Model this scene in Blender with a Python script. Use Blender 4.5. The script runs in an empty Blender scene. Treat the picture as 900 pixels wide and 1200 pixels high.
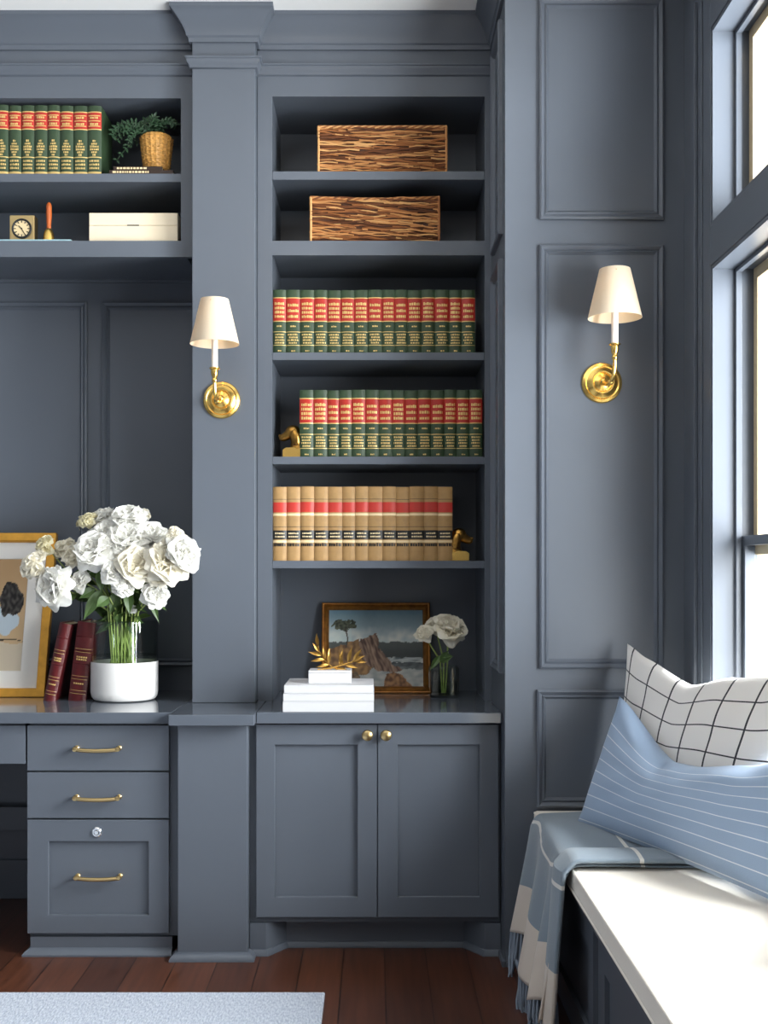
import bpy, bmesh, math, random
from mathutils import Vector, Matrix, noise
PI = math.pi
SC = bpy.context.scene
COL = SC.collection
CAMZ = 1.266

def S(r, g, b):
    f = lambda c: (c/255/12.92) if c/255 <= .04045 else ((c/255+.055)/1.055)**2.4
    return (f(r), f(g), f(b))

# ------------------------------------------------------------------ camera, sky, lights, exposure
cd = bpy.data.cameras.new('camera'); cam = bpy.data.objects.new('camera', cd); COL.objects.link(cam)
cam.location = (0, 0, CAMZ); cam.rotation_euler = (PI/2, 0, 0)
cd.sensor_fit = 'VERTICAL'; cd.sensor_height = 24; cd.sensor_width = 18; cd.lens = 24*1350/1200
cd.shift_x = 10/1200; cd.shift_y = 68/1200; cd.clip_start = .05
SC.camera = cam
SC.view_settings.view_transform = 'Standard'; SC.view_settings.look = 'None'
SC.view_settings.gamma = 1; SC.view_settings.use_curve_mapping = False
SC.view_settings.exposure = -0.05
W = bpy.data.worlds.new('sky'); SC.world = W; W.use_nodes = True
W.node_tree.nodes['Background'].inputs[0].default_value = (.80, .90, 1.0, 1)
W.node_tree.nodes['Background'].inputs[1].default_value = 1.0

def area(name, loc, rot, sx, sy, power, color):
    l = bpy.data.lights.new(name, 'AREA'); l.shape = 'RECTANGLE'; l.size = sx; l.size_y = sy
    l.energy = power; l.color = color
    o = bpy.data.objects.new(name, l); COL.objects.link(o); o.location = loc; o.rotation_euler = rot
    return o
# daylight outside each window of the window wall (pointing into the room, -X)
for yc, pw, up in ((2.60, 520, 0), (1.45, 420, .5), (.30, 170, .5)):
    area('window_daylight', (2.5, yc, 1.75), (0, PI/2+up, 0), 2.6, 1.1, pw, (.985, .985, 1.0))
# added fill light inside the room, behind the camera; no window there
area('rear_fill_light', (-1.6, -1.6, 1.7), (PI/2*1.02, 0, -.25), 3.2, 2.0, 10, (1.0, .97, .93))
# warm unseen lamp over the middle of the room, added to brighten the ceiling
l = bpy.data.lights.new('unseen_ceiling_light', 'POINT'); l.energy = 7; l.color = (1, .86, .70); l.shadow_soft_size = .12
o = bpy.data.objects.new('unseen_ceiling_light', l); COL.objects.link(o); o.location = (-.3, 2.3, 2.75)

# ------------------------------------------------------------------ materials
MATS = {}
def N(nt, typ, **kw):
    n = nt.nodes.new(typ)
    for k, v in kw.items():
        if k.startswith('i_'):
            key = k[2:]; key = int(key) if key.isdigit() else key.replace('_', ' ')
            n.inputs[key].default_value = v
        else: setattr(n, k, v)
    return n
def mat(name, col, rough=.5, metal=0, spec=.5, noise_amt=0, noise_scale=20, bump=0, bump_scale=60, coat=0, sheen=0, trans=0, stretch=None):
    if name in MATS: return MATS[name]
    m = bpy.data.materials.new(name); m.use_nodes = True; nt = m.node_tree; L = nt.links
    b = nt.nodes['Principled BSDF']
    b.inputs['Base Color'].default_value = (*col, 1); b.inputs['Roughness'].default_value = rough
    b.inputs['Metallic'].default_value = metal; b.inputs['Specular IOR Level'].default_value = spec
    b.inputs['Coat Weight'].default_value = coat; b.inputs['Sheen Weight'].default_value = sheen
    tc = N(nt, 'ShaderNodeTexCoord'); mp = N(nt, 'ShaderNodeMapping')
    if stretch: mp.inputs['Scale'].default_value = stretch
    L.new(tc.outputs['Object'], mp.inputs[0])
    if noise_amt:
        n = N(nt, 'ShaderNodeTexNoise', i_Scale=noise_scale, i_Detail=4.0); L.new(mp.outputs[0], n.inputs['Vector'])
        r = N(nt, 'ShaderNodeMapRange', i_1=.3, i_2=.7, i_3=1-noise_amt, i_4=1+noise_amt); L.new(n.outputs[0], r.inputs[0])
        mx = N(nt, 'ShaderNodeMix', data_type='RGBA', blend_type='MULTIPLY'); mx.inputs[0].default_value = 1
        mx.inputs[6].default_value = (*col, 1); L.new(r.outputs[0], mx.inputs[7]); L.new(mx.outputs[2], b.inputs['Base Color'])
    if bump:
        n = N(nt, 'ShaderNodeTexNoise', i_Scale=bump_scale, i_Detail=3.0); L.new(mp.outputs[0], n.inputs['Vector'])
        bp = N(nt, 'ShaderNodeBump', i_Strength=bump, i_Distance=.004); L.new(n.outputs[0], bp.inputs['Height']); L.new(bp.outputs[0], b.inputs['Normal'])
    if trans:
        t = N(nt, 'ShaderNodeBsdfTranslucent'); t.inputs[0].default_value = (*col, 1)
        ms = N(nt, 'ShaderNodeMixShader', i_0=trans); L.new(b.outputs[0], ms.inputs[1]); L.new(t.outputs[0], ms.inputs[2])
        L.new(ms.outputs[0], nt.nodes['Material Output'].inputs[0])
    MATS[name] = m; return m
def mat_attr(name, rough=.6, spec=.3, bump=0, bump_scale=80, sheen=0):
    """base colour read from the mesh colour attribute (paint on canvas, twig colours)"""
    if name in MATS: return MATS[name]
    m = mat(name, (1, 1, 1), rough, 0, spec, bump=bump, bump_scale=bump_scale, sheen=sheen)
    nt = m.node_tree; a = N(nt, 'ShaderNodeAttribute', attribute_name='Col')
    nt.links.new(a.outputs['Color'], nt.nodes['Principled BSDF'].inputs['Base Color']); return m
def mmath(nt, op, a, b=None):
    n = N(nt, 'ShaderNodeMath', operation=op)
    for k, v in ((0, a), (1, b)):
        if v is None: continue
        if isinstance(v, (int, float)): n.inputs[k].default_value = v
        else: nt.links.new(v, n.inputs[k])
    return n.outputs[0]
def uv_of(nt):
    a = N(nt, 'ShaderNodeAttribute', attribute_name='Col'); s = N(nt, 'ShaderNodeSeparateColor')
    nt.links.new(a.outputs['Color'], s.inputs[0]); return s.outputs[0], s.outputs[1]
def line_mask(nt, v, count, width, off=0):
    """1 on thin lines: count per unit, width as share of a cell"""
    f = mmath(nt, 'FRACT', mmath(nt, 'ADD', mmath(nt, 'MULTIPLY', v, count), off))
    d = mmath(nt, 'ABSOLUTE', mmath(nt, 'SUBTRACT', f, .5))
    return mmath(nt, 'LESS_THAN', d, width/2)
def mixcol(nt, fac, a, b):
    mx = N(nt, 'ShaderNodeMix', data_type='RGBA'); nt.links.new(fac, mx.inputs[0])
    for k, v in ((6, a), (7, b)):
        if isinstance(v, tuple): mx.inputs[k].default_value = (*v, 1)
        else: nt.links.new(v, mx.inputs[k])
    return mx.outputs[2]

PAINT = (.103, .118, .144)
paint = mat('slate_blue_paint', PAINT, .36, spec=.45, noise_amt=.03, noise_scale=3)
gloss = mat('slate_blue_gloss_top', PAINT, .10, spec=.6)
wallp = mat('slate_blue_wall_paint', PAINT, .36, spec=.45, noise_amt=.03, noise_scale=2)
white_ceiling = mat('ceiling_white', (.88, .88, .87), .8)
brass = mat('polished_brass', S(242, 200, 112), .27, 1)
satin_brass = mat('satin_brass', S(214, 186, 132), .30, 1)
gilt = mat('gilt_lettering', S(222, 190, 120), .45, .35)
chrome = mat('chrome', (.85, .86, .87), .12, 1)
antique = mat('antique_brass', S(176, 132, 66), .28, 1, noise_amt=.35, noise_scale=60)
white_shade = mat('ivory_shade', S(228, 214, 192), .8, trans=.3, bump=.1, bump_scale=300)
candle = mat('candle_white', S(240, 236, 230), .45)
ceramic = mat('white_ceramic', S(238, 236, 234), .35)
paper_white = mat('white_cloth_cover', S(200, 200, 203), .6)
pages = mat('page_edges', S(222, 205, 170), .8, noise_amt=.12, noise_scale=200, stretch=(1, 1, .05))
green_cloth = mat('dark_green_cloth', S(46, 66, 42), .5, noise_amt=.15, noise_scale=40, bump=.15, bump_scale=500)
red_label = mat('red_leather_label', S(176, 40, 28), .42, noise_amt=.1, noise_scale=60)
tan_cloth = mat('tan_buckram', S(166, 130, 82), .6, noise_amt=.08, noise_scale=50, bump=.15, bump_scale=500)
tan_red = mat('brick_red_label', S(188, 52, 42), .5)
black_label = mat('black_label', S(28, 28, 26), .45)
cream_band = mat('cream_band', S(226, 202, 158), .5)
maroon = mat('maroon_leather', S(84, 23, 26), .32, noise_amt=.2, noise_scale=25, bump=.2, bump_scale=200)
pale_wood = mat('ivory_lacquer', S(232, 216, 188), .45)
dark = mat('near_black', (.01, .01, .011), .6)
cushion_m = mat('cream_linen', S(236, 228, 216), .85, sheen=.2, bump=.12, bump_scale=400)
stem_m = mat('stem_green', S(166, 184, 104), .45, noise_amt=.2, noise_scale=20)
leaf_m = mat('leaf_green', S(78, 104, 54), .45, noise_amt=.3, noise_scale=15, trans=.2)
petal_w = mat('white_petal', S(250, 249, 244), .6, trans=.3)
petal_c = mat('cream_petal', S(250, 245, 230), .6, trans=.3)
petal_y = mat('pale_yellow_petal', S(243, 236, 204), .6, trans=.3)
fern_m = mat('dark_fern_green', S(38, 66, 40), .5, noise_amt=.3, noise_scale=30)
rattan = mat('golden_rattan', S(206, 152, 78), .5, noise_amt=.25, noise_scale=120)
twig = mat_attr('willow_twig', .55, .35)
canvas = mat_attr('oil_painted_canvas', .45, .4, bump=.1, bump_scale=200)
print_m = mat_attr('art_print_paper', .7, .3)
mat_board = mat('mat_board', S(240, 236, 230), .8)
gold_frame = mat('bright_gold_frame', S(224, 164, 66), .35, .6, noise_amt=.1, noise_scale=30)
old_gold = mat('old_gold_frame', S(150, 98, 40), .38, .55, noise_amt=.3, noise_scale=40)
dark_wood = mat('dark_wood_edge', S(44, 28, 18), .5)
amber_wood = mat('amber_turned_wood', S(176, 88, 40), .25, noise_amt=.2, noise_scale=30)
blue_cover = mat('pale_blue_cover', S(172, 208, 216), .5)
outside_cream = mat('outside_cream_casing', S(196, 176, 142), .6)
outside_brown = mat('outside_brown_frame', S(92, 70, 48), .6)

def glass_mat(name, tint, refl=.7):
    m = bpy.data.materials.new(name); m.use_nodes = True; nt = m.node_tree
    nt.nodes.remove(nt.nodes['Principled BSDF'])
    t = N(nt, 'ShaderNodeBsdfTransparent'); t.inputs[0].default_value = (*tint, 1)
    g = N(nt, 'ShaderNodeBsdfGlossy', i_Roughness=.02)
    lw = N(nt, 'ShaderNodeLayerWeight', i_Blend=.5)
    fac = mmath(nt, 'ADD', mmath(nt, 'MULTIPLY', mmath(nt, 'POWER', lw.outputs['Facing'], 4.0), refl), .035)
    mx = N(nt, 'ShaderNodeMixShader'); nt.links.new(fac, mx.inputs[0])
    nt.links.new(t.outputs[0], mx.inputs[1]); nt.links.new(g.outputs[0], mx.inputs[2])
    nt.links.new(mx.outputs[0], nt.nodes['Material Output'].inputs[0]); return m
pane_glass = glass_mat('window_glass', (.95, .97, .97), .35)
vase_glass = glass_mat('vase_glass', (.90, .93, .91), 1.5)
water_m = glass_mat('vase_water', (.80, .86, .78))

def floor_mat():
    m = mat('dark_walnut_floor', S(66, 38, 27), .30, spec=.5); nt = m.node_tree; L = nt.links; b = nt.nodes['Principled BSDF']
    tc = N(nt, 'ShaderNodeTexCoord'); mp = N(nt, 'ShaderNodeMapping'); mp.inputs['Rotation'].default_value = (0, 0, PI/2)
    L.new(tc.outputs['Object'], mp.inputs[0])
    br = N(nt, 'ShaderNodeTexBrick', i_Scale=1.0, i_Mortar_Size=.0018, i_Mortar_Smooth=.1, i_Bias=0.0, i_Brick_Width=1.45, i_Row_Height=.135)
    br.inputs['Color1'].default_value = (*S(92, 54, 37), 1); br.inputs['Color2'].default_value = (*S(72, 42, 30), 1)
    br.inputs['Mortar'].default_value = (*S(26, 15, 11), 1); L.new(mp.outputs[0], br.inputs['Vector'])
    m2 = N(nt, 'ShaderNodeMapping'); m2.inputs['Scale'].default_value = (30, 1.6, 1); L.new(tc.outputs['Object'], m2.inputs[0])
    n = N(nt, 'ShaderNodeTexNoise', i_Scale=2.0, i_Detail=6.0); L.new(m2.outputs[0], n.inputs['Vector'])
    r = N(nt, 'ShaderNodeMapRange', i_1=.3, i_2=.7, i_3=.72, i_4=1.25); L.new(n.outputs[0], r.inputs[0])
    mx = N(nt, 'ShaderNodeMix', data_type='RGBA', blend_type='MULTIPLY'); mx.inputs[0].default_value = 1
    L.new(br.outputs[0], mx.inputs[6]); L.new(r.outputs[0], mx.inputs[7]); L.new(mx.outputs[2], b.inputs['Base Color'])
    return m
def lumbar_mat():
    m = mat('blue_pinstripe_cloth', S(140, 164, 196), .85, sheen=.25, bump=.15, bump_scale=350); nt = m.node_tree
    u, v = uv_of(nt); k = mmath(nt, 'MULTIPLY', line_mask(nt, v, 10.5, .075, .2), mmath(nt, 'LESS_THAN', v, .86))
    nt.links.new(mixcol(nt, k, S(150, 172, 200), S(222, 228, 234)), nt.nodes['Principled BSDF'].inputs['Base Color']); return m
def check_mat():
    m = mat('white_windowpane_cloth', S(240, 236, 231), .85, sheen=.2, bump=.12, bump_scale=350); nt = m.node_tree
    u, v = uv_of(nt)
    k = mmath(nt, 'MAXIMUM', line_mask(nt, u, 6.4, .058, .18), line_mask(nt, v, 6.4, .052, .05))
    nt.links.new(mixcol(nt, k, S(240, 236, 231), S(40, 40, 46)), nt.nodes['Principled BSDF'].inputs['Base Color']); return m
def throw_mat():
    m = mat('blue_and_cream_throw', S(134, 152, 166), .9, sheen=.3, bump=.3, bump_scale=300); nt = m.node_tree
    u, v = uv_of(nt)
    base = mixcol(nt, mmath(nt, 'GREATER_THAN', v, .79), S(126, 140, 152), S(214, 202, 190))
    near = lambda x, c, hw: mmath(nt, 'LESS_THAN', mmath(nt, 'ABSOLUTE', mmath(nt, 'SUBTRACT', x, c)), hw)
    thin = mmath(nt, 'MAXIMUM', near(v, .515, .007), near(v, .22, .007))
    nt.links.new(mixcol(nt, thin, base, S(222, 220, 214)), nt.nodes['Principled BSDF'].inputs['Base Color']); return m
def rug_mat():
    m = mat('pale_blue_rug', S(196, 204, 218), .95, sheen=.3); nt = m.node_tree; L = nt.links; b = nt.nodes['Principled BSDF']
    tc = N(nt, 'ShaderNodeTexCoord'); mp = N(nt, 'ShaderNodeMapping'); mp.inputs['Scale'].default_value = (90, 30, 1); L.new(tc.outputs['Object'], mp.inputs[0])
    n = N(nt, 'ShaderNodeTexNoise', i_Scale=2.0, i_Detail=5.0); L.new(mp.outputs[0], n.inputs['Vector'])
    r = N(nt, 'ShaderNodeMapRange', i_1=.3, i_2=.7); L.new(n.outputs[0], r.inputs[0])
    L.new(mixcol(nt, r.outputs[0], S(146, 158, 180), S(204, 210, 220)), b.inputs['Base Color'])
    bp = N(nt, 'ShaderNodeBump', i_Strength=.6, i_Distance=.006); L.new(n.outputs[0], bp.inputs['Height']); L.new(bp.outputs[0], b.inputs['Normal'])
    return m

# ------------------------------------------------------------------ mesh helpers
OFF = {}
class MB:
    def __init__(s):
        s.bev = False; s.bm = bmesh.new(); s.cl = s.bm.verts.layers.float_color.new('Col'); s.col = (1, 1, 1)
    def v(s, co, col=None):
        w = s.bm.verts.new(co); c = col or s.col; w[s.cl] = (c[0], c[1], c[2] if len(c) > 2 else 0, 1); return w
    def f(s, vs, mi=0):
        try: fc = s.bm.faces.new(vs); fc.material_index = mi; return fc
        except ValueError: return None
    def box(s, x0, x1, y0, y1, z0, z1, bev=0, mi=0, seg=2):
        x0, x1 = min(x0, x1), max(x0, x1); y0, y1 = min(y0, y1), max(y0, y1); z0, z1 = min(z0, z1), max(z0, z1)
        vs = [s.v((x, y, z)) for x in (x0, x1) for y in (y0, y1) for z in (z0, z1)]
        fs = [s.f([vs[i] for i in q], mi) for q in ((0,1,3,2), (4,6,7,5), (0,4,5,1), (2,3,7,6), (0,2,6,4), (1,5,7,3))]
        if bev:
            s.bev = True; bev = min(bev, .45*min(x1-x0, y1-y0, z1-z0))
            es = list({e for fc in fs for e in fc.edges})
            bmesh.ops.bevel(s.bm, geom=es, offset=bev, segments=seg, affect='EDGES', profile=.5)
        return s
    def grid(s, fn, nu, nv, colfn=None, mi=0, cu=False, cv=False):
        R = []
        for i in range(nu + (0 if cu else 1)):
            u = i/nu; R.append([s.v(fn(u, j/nv), colfn(u, j/nv) if colfn else None) for j in range(nv + (0 if cv else 1))])
        for i in range(nu):
            for j in range(nv):
                a = R[i]; b = R[(i+1) % len(R)]; j2 = (j+1) % len(a)
                s.f([a[j], b[j], b[j2], a[j2]], mi)
        return R
    def tube(s, pts, r, n=8, cap=True, mi=0):
        pts = [Vector(p) for p in pts]; rs = r if isinstance(r, (list, tuple)) else [r]*len(pts)
        rings = []; up = None
        for i, p in enumerate(pts):
            t = (pts[min(i+1, len(pts)-1)] - pts[max(i-1, 0)]).normalized()
            if up is None: up = Vector((0, 0, 1)) if abs(t.z) < .9 else Vector((1, 0, 0))
            a = t.cross(up)
            if a.length < 1e-6: a = t.orthogonal()
            a.normalize(); b = a.cross(t).normalized(); up = b
            rings.append([s.v(p + rs[i]*(math.cos(q*2*PI/n)*a + math.sin(q*2*PI/n)*b)) for q in range(n)])
        for A, B in zip(rings, rings[1:]):
            for q in range(n): s.f([A[q], A[(q+1) % n], B[(q+1) % n], B[q]], mi)
        if cap:
            s.f(rings[0][::-1], mi); s.f(rings[-1], mi)
        return s
    def lathe(s, prof, c, n=32, mat4=None, mi=0, ripple=None):
        """prof: (radius, height) pairs about a vertical axis at c, or about mat4's Z"""
        c = Vector(c); rings = []
        for (r, z) in prof:
            if r < 1e-6: p = Vector((0, 0, z)); rings.append([s.v((mat4 @ p if mat4 else p) + c)]); continue
            ring = []
            for q in range(n):
                a = q*2*PI/n; rr = r*(1 + (ripple(a, z) if ripple else 0)); p = Vector((rr*math.cos(a), rr*math.sin(a), z))
                ring.append(s.v((mat4 @ p if mat4 else p) + c))
            rings.append(ring)
        for A, B in zip(rings, rings[1:]):
            for q in range(n):
                a0, a1 = A[q % len(A)], A[(q+1) % len(A)]; b0, b1 = B[q % len(B)], B[(q+1) % len(B)]
                vs = [a0, a1, b1, b0]; out = []
                for w in vs:
                    if w not in out: out.append(w)
                if len(out) > 2: s.f(out, mi)
        return s
    def ball(s, c, r, n=14, m=9, mat4=None, mi=0):
        r = r if isinstance(r, (tuple, list)) else (r, r, r)
        M = (mat4 or Matrix.Identity(3)) @ Matrix.Diagonal(r)
        return s.lathe([(math.sin(PI*i/m) if 0 < i < m else 0, -math.cos(PI*i/m)) for i in range(m+1)], c, n, M, mi)
    def prism(s, pts, fn, h0, h1, mi=0):
        """polygon of 2-D points extruded; fn(a, b, h) -> xyz"""
        A = [s.v(fn(a, b, h0)) for a, b in pts]; B = [s.v(fn(a, b, h1)) for a, b in pts]
        s.f(A[::-1], mi); s.f(B, mi)
        for i in range(len(pts)):
            j = (i+1) % len(pts); s.f([A[i], A[j], B[j], B[i]], mi)
        return s
    def sweep(s, path, prof, closed=False, mi=0):
        """path: (x, y) points; prof: (out, z) points; 'out' lies to the right of the travel direction"""
        P = [Vector(p) for p in path]; n = len(P); rings = []
        for i in range(n):
            d0 = (P[i] - P[i-1]) if (i > 0 or closed) else None
            d1 = (P[(i+1) % n] - P[i]) if (i < n-1 or closed) else None
            d0 = (d0 or d1).normalized(); d1 = (d1.normalized() if d1 else d0)
            n0 = Vector((d0.y, -d0.x)); n1 = Vector((d1.y, -d1.x)); m = (n0+n1); m = m/(m.dot(n0)) if m.length > 1e-6 else n0
            rings.append([s.v((P[i].x + m.x*o, P[i].y + m.y*o, z)) for o, z in prof])
        k = len(prof)
        for i in range(n if closed else n-1):
            A, B = rings[i], rings[(i+1) % n]
            for q in range(k): s.f([A[q], A[(q+1) % k], B[(q+1) % k], B[q]], mi)
        if not closed: s.f(rings[0][::-1], mi); s.f(rings[-1], mi)
        return s
    def frame(s, a0, a1, b0, b1, prof, fn, mi=0):
        """closed mitred frame; prof: (inset from the outer edge, height); fn(a, b, h) -> xyz"""
        rings = []
        for (i, h) in prof:
            rings.append([s.v(fn(a, b, h)) for a, b in ((a0+i, b0+i), (a1-i, b0+i), (a1-i, b1-i), (a0+i, b1-i))])
        for A, B in zip(rings, rings[1:]):
            for q in range(4): s.f([A[q], A[(q+1) % 4], B[(q+1) % 4], B[q]], mi)
        return s
    def build(s, name, m, parent=None, smooth=True, angle=35):
        bm = s.bm
        bmesh.ops.recalc_face_normals(bm, faces=bm.faces)
        if smooth:
            for fc in bm.faces: fc.smooth = True
            for e in bm.edges:
                if len(e.link_faces) == 2 and e.calc_face_angle(0) > math.radians(angle): e.smooth = False
        if parent is not None: off = OFF.get(parent.name, Vector((0, 0, 0)))
        else:
            xs = [v.co.x for v in bm.verts]; ys = [v.co.y for v in bm.verts]
            off = Vector(((min(xs)+max(xs))/2, (min(ys)+max(ys))/2, min(v.co.z for v in bm.verts)))
        bmesh.ops.translate(bm, verts=bm.verts, vec=-off)
        me = bpy.data.meshes.new(name); bm.to_mesh(me); bm.free()
        for mm in (m if isinstance(m, (list, tuple)) else [m]): me.materials.append(mm)
        o = bpy.data.objects.new(name, me); COL.objects.link(o)
        if s.bev and smooth:
            wn = o.modifiers.new('normals', 'WEIGHTED_NORMAL'); wn.keep_sharp = True; wn.weight = 100
        if parent is not None: o.parent = parent
        else: o.location = off
        OFF[o.name] = off
        return o
def tag(o, label, cat=None, group=None, kind=None):
    o['label'] = label
    if cat: o['category'] = cat
    if group: o['group'] = group
    if kind: o['kind'] = kind
    return o
def thing(name, label, cat, loc, group=None):
    o = bpy.data.objects.new(name, None); o.empty_display_size = .05; COL.objects.link(o); o.location = loc
    OFF[o.name] = Vector(loc); return tag(o, label, cat, group)
def dup(o, parent=None):
    c = o.copy(); COL.objects.link(c)
    if parent: c.parent = parent
    for ch in list(o.children): dup(ch, c)
    return c
def struct(mb, name, m, label=None, parent=None):
    o = mb.build(name, m, parent)
    if parent is None: o['kind'] = 'structure'
    if label: o['label'] = label
    return o
FRONT = lambda y: (lambda a, b, h: (a, y - h, b))            # plane facing the camera
LEFTF = lambda x: (lambda a, b, h: (x - h, a, b))            # plane facing -X
ORD = ['', 'first', 'second', 'third', 'fourth', 'fifth', 'sixth', 'seventh', 'eighth', 'ninth', 'tenth', 'eleventh', 'twelfth', 'thirteenth', 'fourteenth', 'fifteenth']

# ------------------------------------------------------------------ the setting
CEIL = 3.217
YB, YP, YW, YBK = 4.08, 4.02, 3.68, 4.45      # bookcase face, pillar face, right panelled wall, back
XR, XW, XC = .414, .987, .967                 # return face, window wall, casing face
struct(MB().box(-3.4, 1.3, -2.6, 4.6, -.06, 0), 'floor', floor_mat())
struct(MB().box(-3.4, 1.3, -2.6, 4.6, CEIL, CEIL+.08), 'ceiling', white_ceiling)
struct(MB().box(-3.4, XR+.02, YBK, YBK+.1, 0, CEIL), 'wall_back', wallp)
struct(MB().box(XR, 1.3, YW, YBK+.1, 0, CEIL), 'wall_return', wallp)
struct(MB().box(-3.45, -3.4, -2.6, 4.55, 0, CEIL), 'wall_left', wallp)
struct(MB().box(-3.45, 1.3, -2.65, -2.6, 0, CEIL), 'wall_rear', wallp)
WINS = [(2.35, 3.33), (1.22, 2.20), (.09, 1.07)]
SILL, HEAD, TR0, TR1 = .62, 2.145, 2.26, 2.83
mb = MB(); XO = 1.16
ys = [YW] + [q for a, b in WINS for q in (b, a)] + [-.6]
ys[-1] = -2.6
for i in range(0, len(ys), 2): mb.box(XW, XO, ys[i+1], ys[i], 0, CEIL)
for a, b in WINS:
    mb.box(XW, XO, a, b, 0, SILL); mb.box(XW, XO, a, b, HEAD, TR0); mb.box(XW, XO, a, b, TR1, CEIL)
struct(mb, 'wall_right', wallp)

# mouldings on the panelled walls
PM = [(0, 0), (0, .012), (.006, .016), (.012, .012), (.016, .006), (.022, .010), (.026, .004), (.030, 0)]
def moulding(name, a0, a1, b0, b1, fn, label):
    mb = MB(); mb.frame(a0, a1, b0, b1, PM, fn); return struct(mb, name, paint, label)
k = 1350/YW
px = lambda x, y, Y: ((x-440)*Y/1350, CAMZ-(y-668)*Y/1350)
fw = FRONT(YW)
for i, (x0, x1, z0, z1) in enumerate([(.523, .919, 2.384, 3.088), (.523, .919, .952, 2.302), (.515, .919, .51, .884)]):
    moulding('trim_%d' % (i+1), x0, x1, z0, z1, fw, 'raised panel moulding on the wall beside the window')
fl = LEFTF(XR)
for i, (z0, z1) in enumerate([(2.36, 3.06), (.93, 2.28)]):
    moulding('trim_%d' % (i+4), YW+.07, YB-.07, z0, z1, fl, 'panel moulding on the wall return beside the bookcase')
fbk = FRONT(YBK)
for i, (x0, x1) in enumerate([(-1.83, -1.112), (-1.055, -.50)]):
    moulding('trim_%d' % (i+6), x0, x1, .895, 2.30, fbk, 'panel moulding on the back wall above the desk')
# baseboards and shoe mouldings
mb = MB(); mb.box(XR, .53, YW-.012, YW, 0, .02, .003); mb.box(XR-.012, XR, YW-.012, YB-.25, 0, .02, .003)
struct(mb, 'trim_8', paint, 'shoe moulding at the foot of the panelled wall')
mb = MB(); mb.box(-2.6, -1.13, YBK-.018, YBK, 0, .15, .004); struct(mb, 'baseboard_back', paint)
# crown mouldings
def crown_prof(z0, z1, out):
    h = z1-z0
    return [(0, z0), (.010, z0), (.012, z0+.13*h), (.018, z0+.17*h), (.020, z0+.26*h)] + \
           [(.020+(out-.024)*(1-math.cos(t*PI/2))*.55+(out-.024)*t*.45, z0+.26*h+.60*h*t) for t in (.2, .4, .6, .8, 1)] + \
           [(out, z0+.88*h), (out, z1), (0, z1)]
CP = crown_prof(3.105, CEIL, .066)
NP = [(0, 3.014), (.008, 3.017), (.010, 3.026), (.017, 3.036), (.017, 3.044), (.022, 3.047), (.022, 3.052), (0, 3.052)]
PXL, PXR = -.640, -.420                       # pillar sides
for nm, path, lab in (('trim_9', [(-2.6, YB), (PXL, YB)], 'crown moulding over the bookcase above the desk'),
                      ('trim_10', [(PXR, YB), (XR, YB), (XR, YW), (XW, YW)], 'crown moulding over the tall bookcase and wall')):
    mb = MB(); mb.sweep(path, CP); struct(mb, nm, paint, lab)
for nm, path in (('trim_11', [(-2.6, YB), (PXL, YB)]), ('trim_12', [(PXR, YB), (XR, YB)])):
    mb = MB(); mb.sweep(path, NP); struct(mb, nm, paint, 'narrow frieze moulding below the crown')

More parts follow.
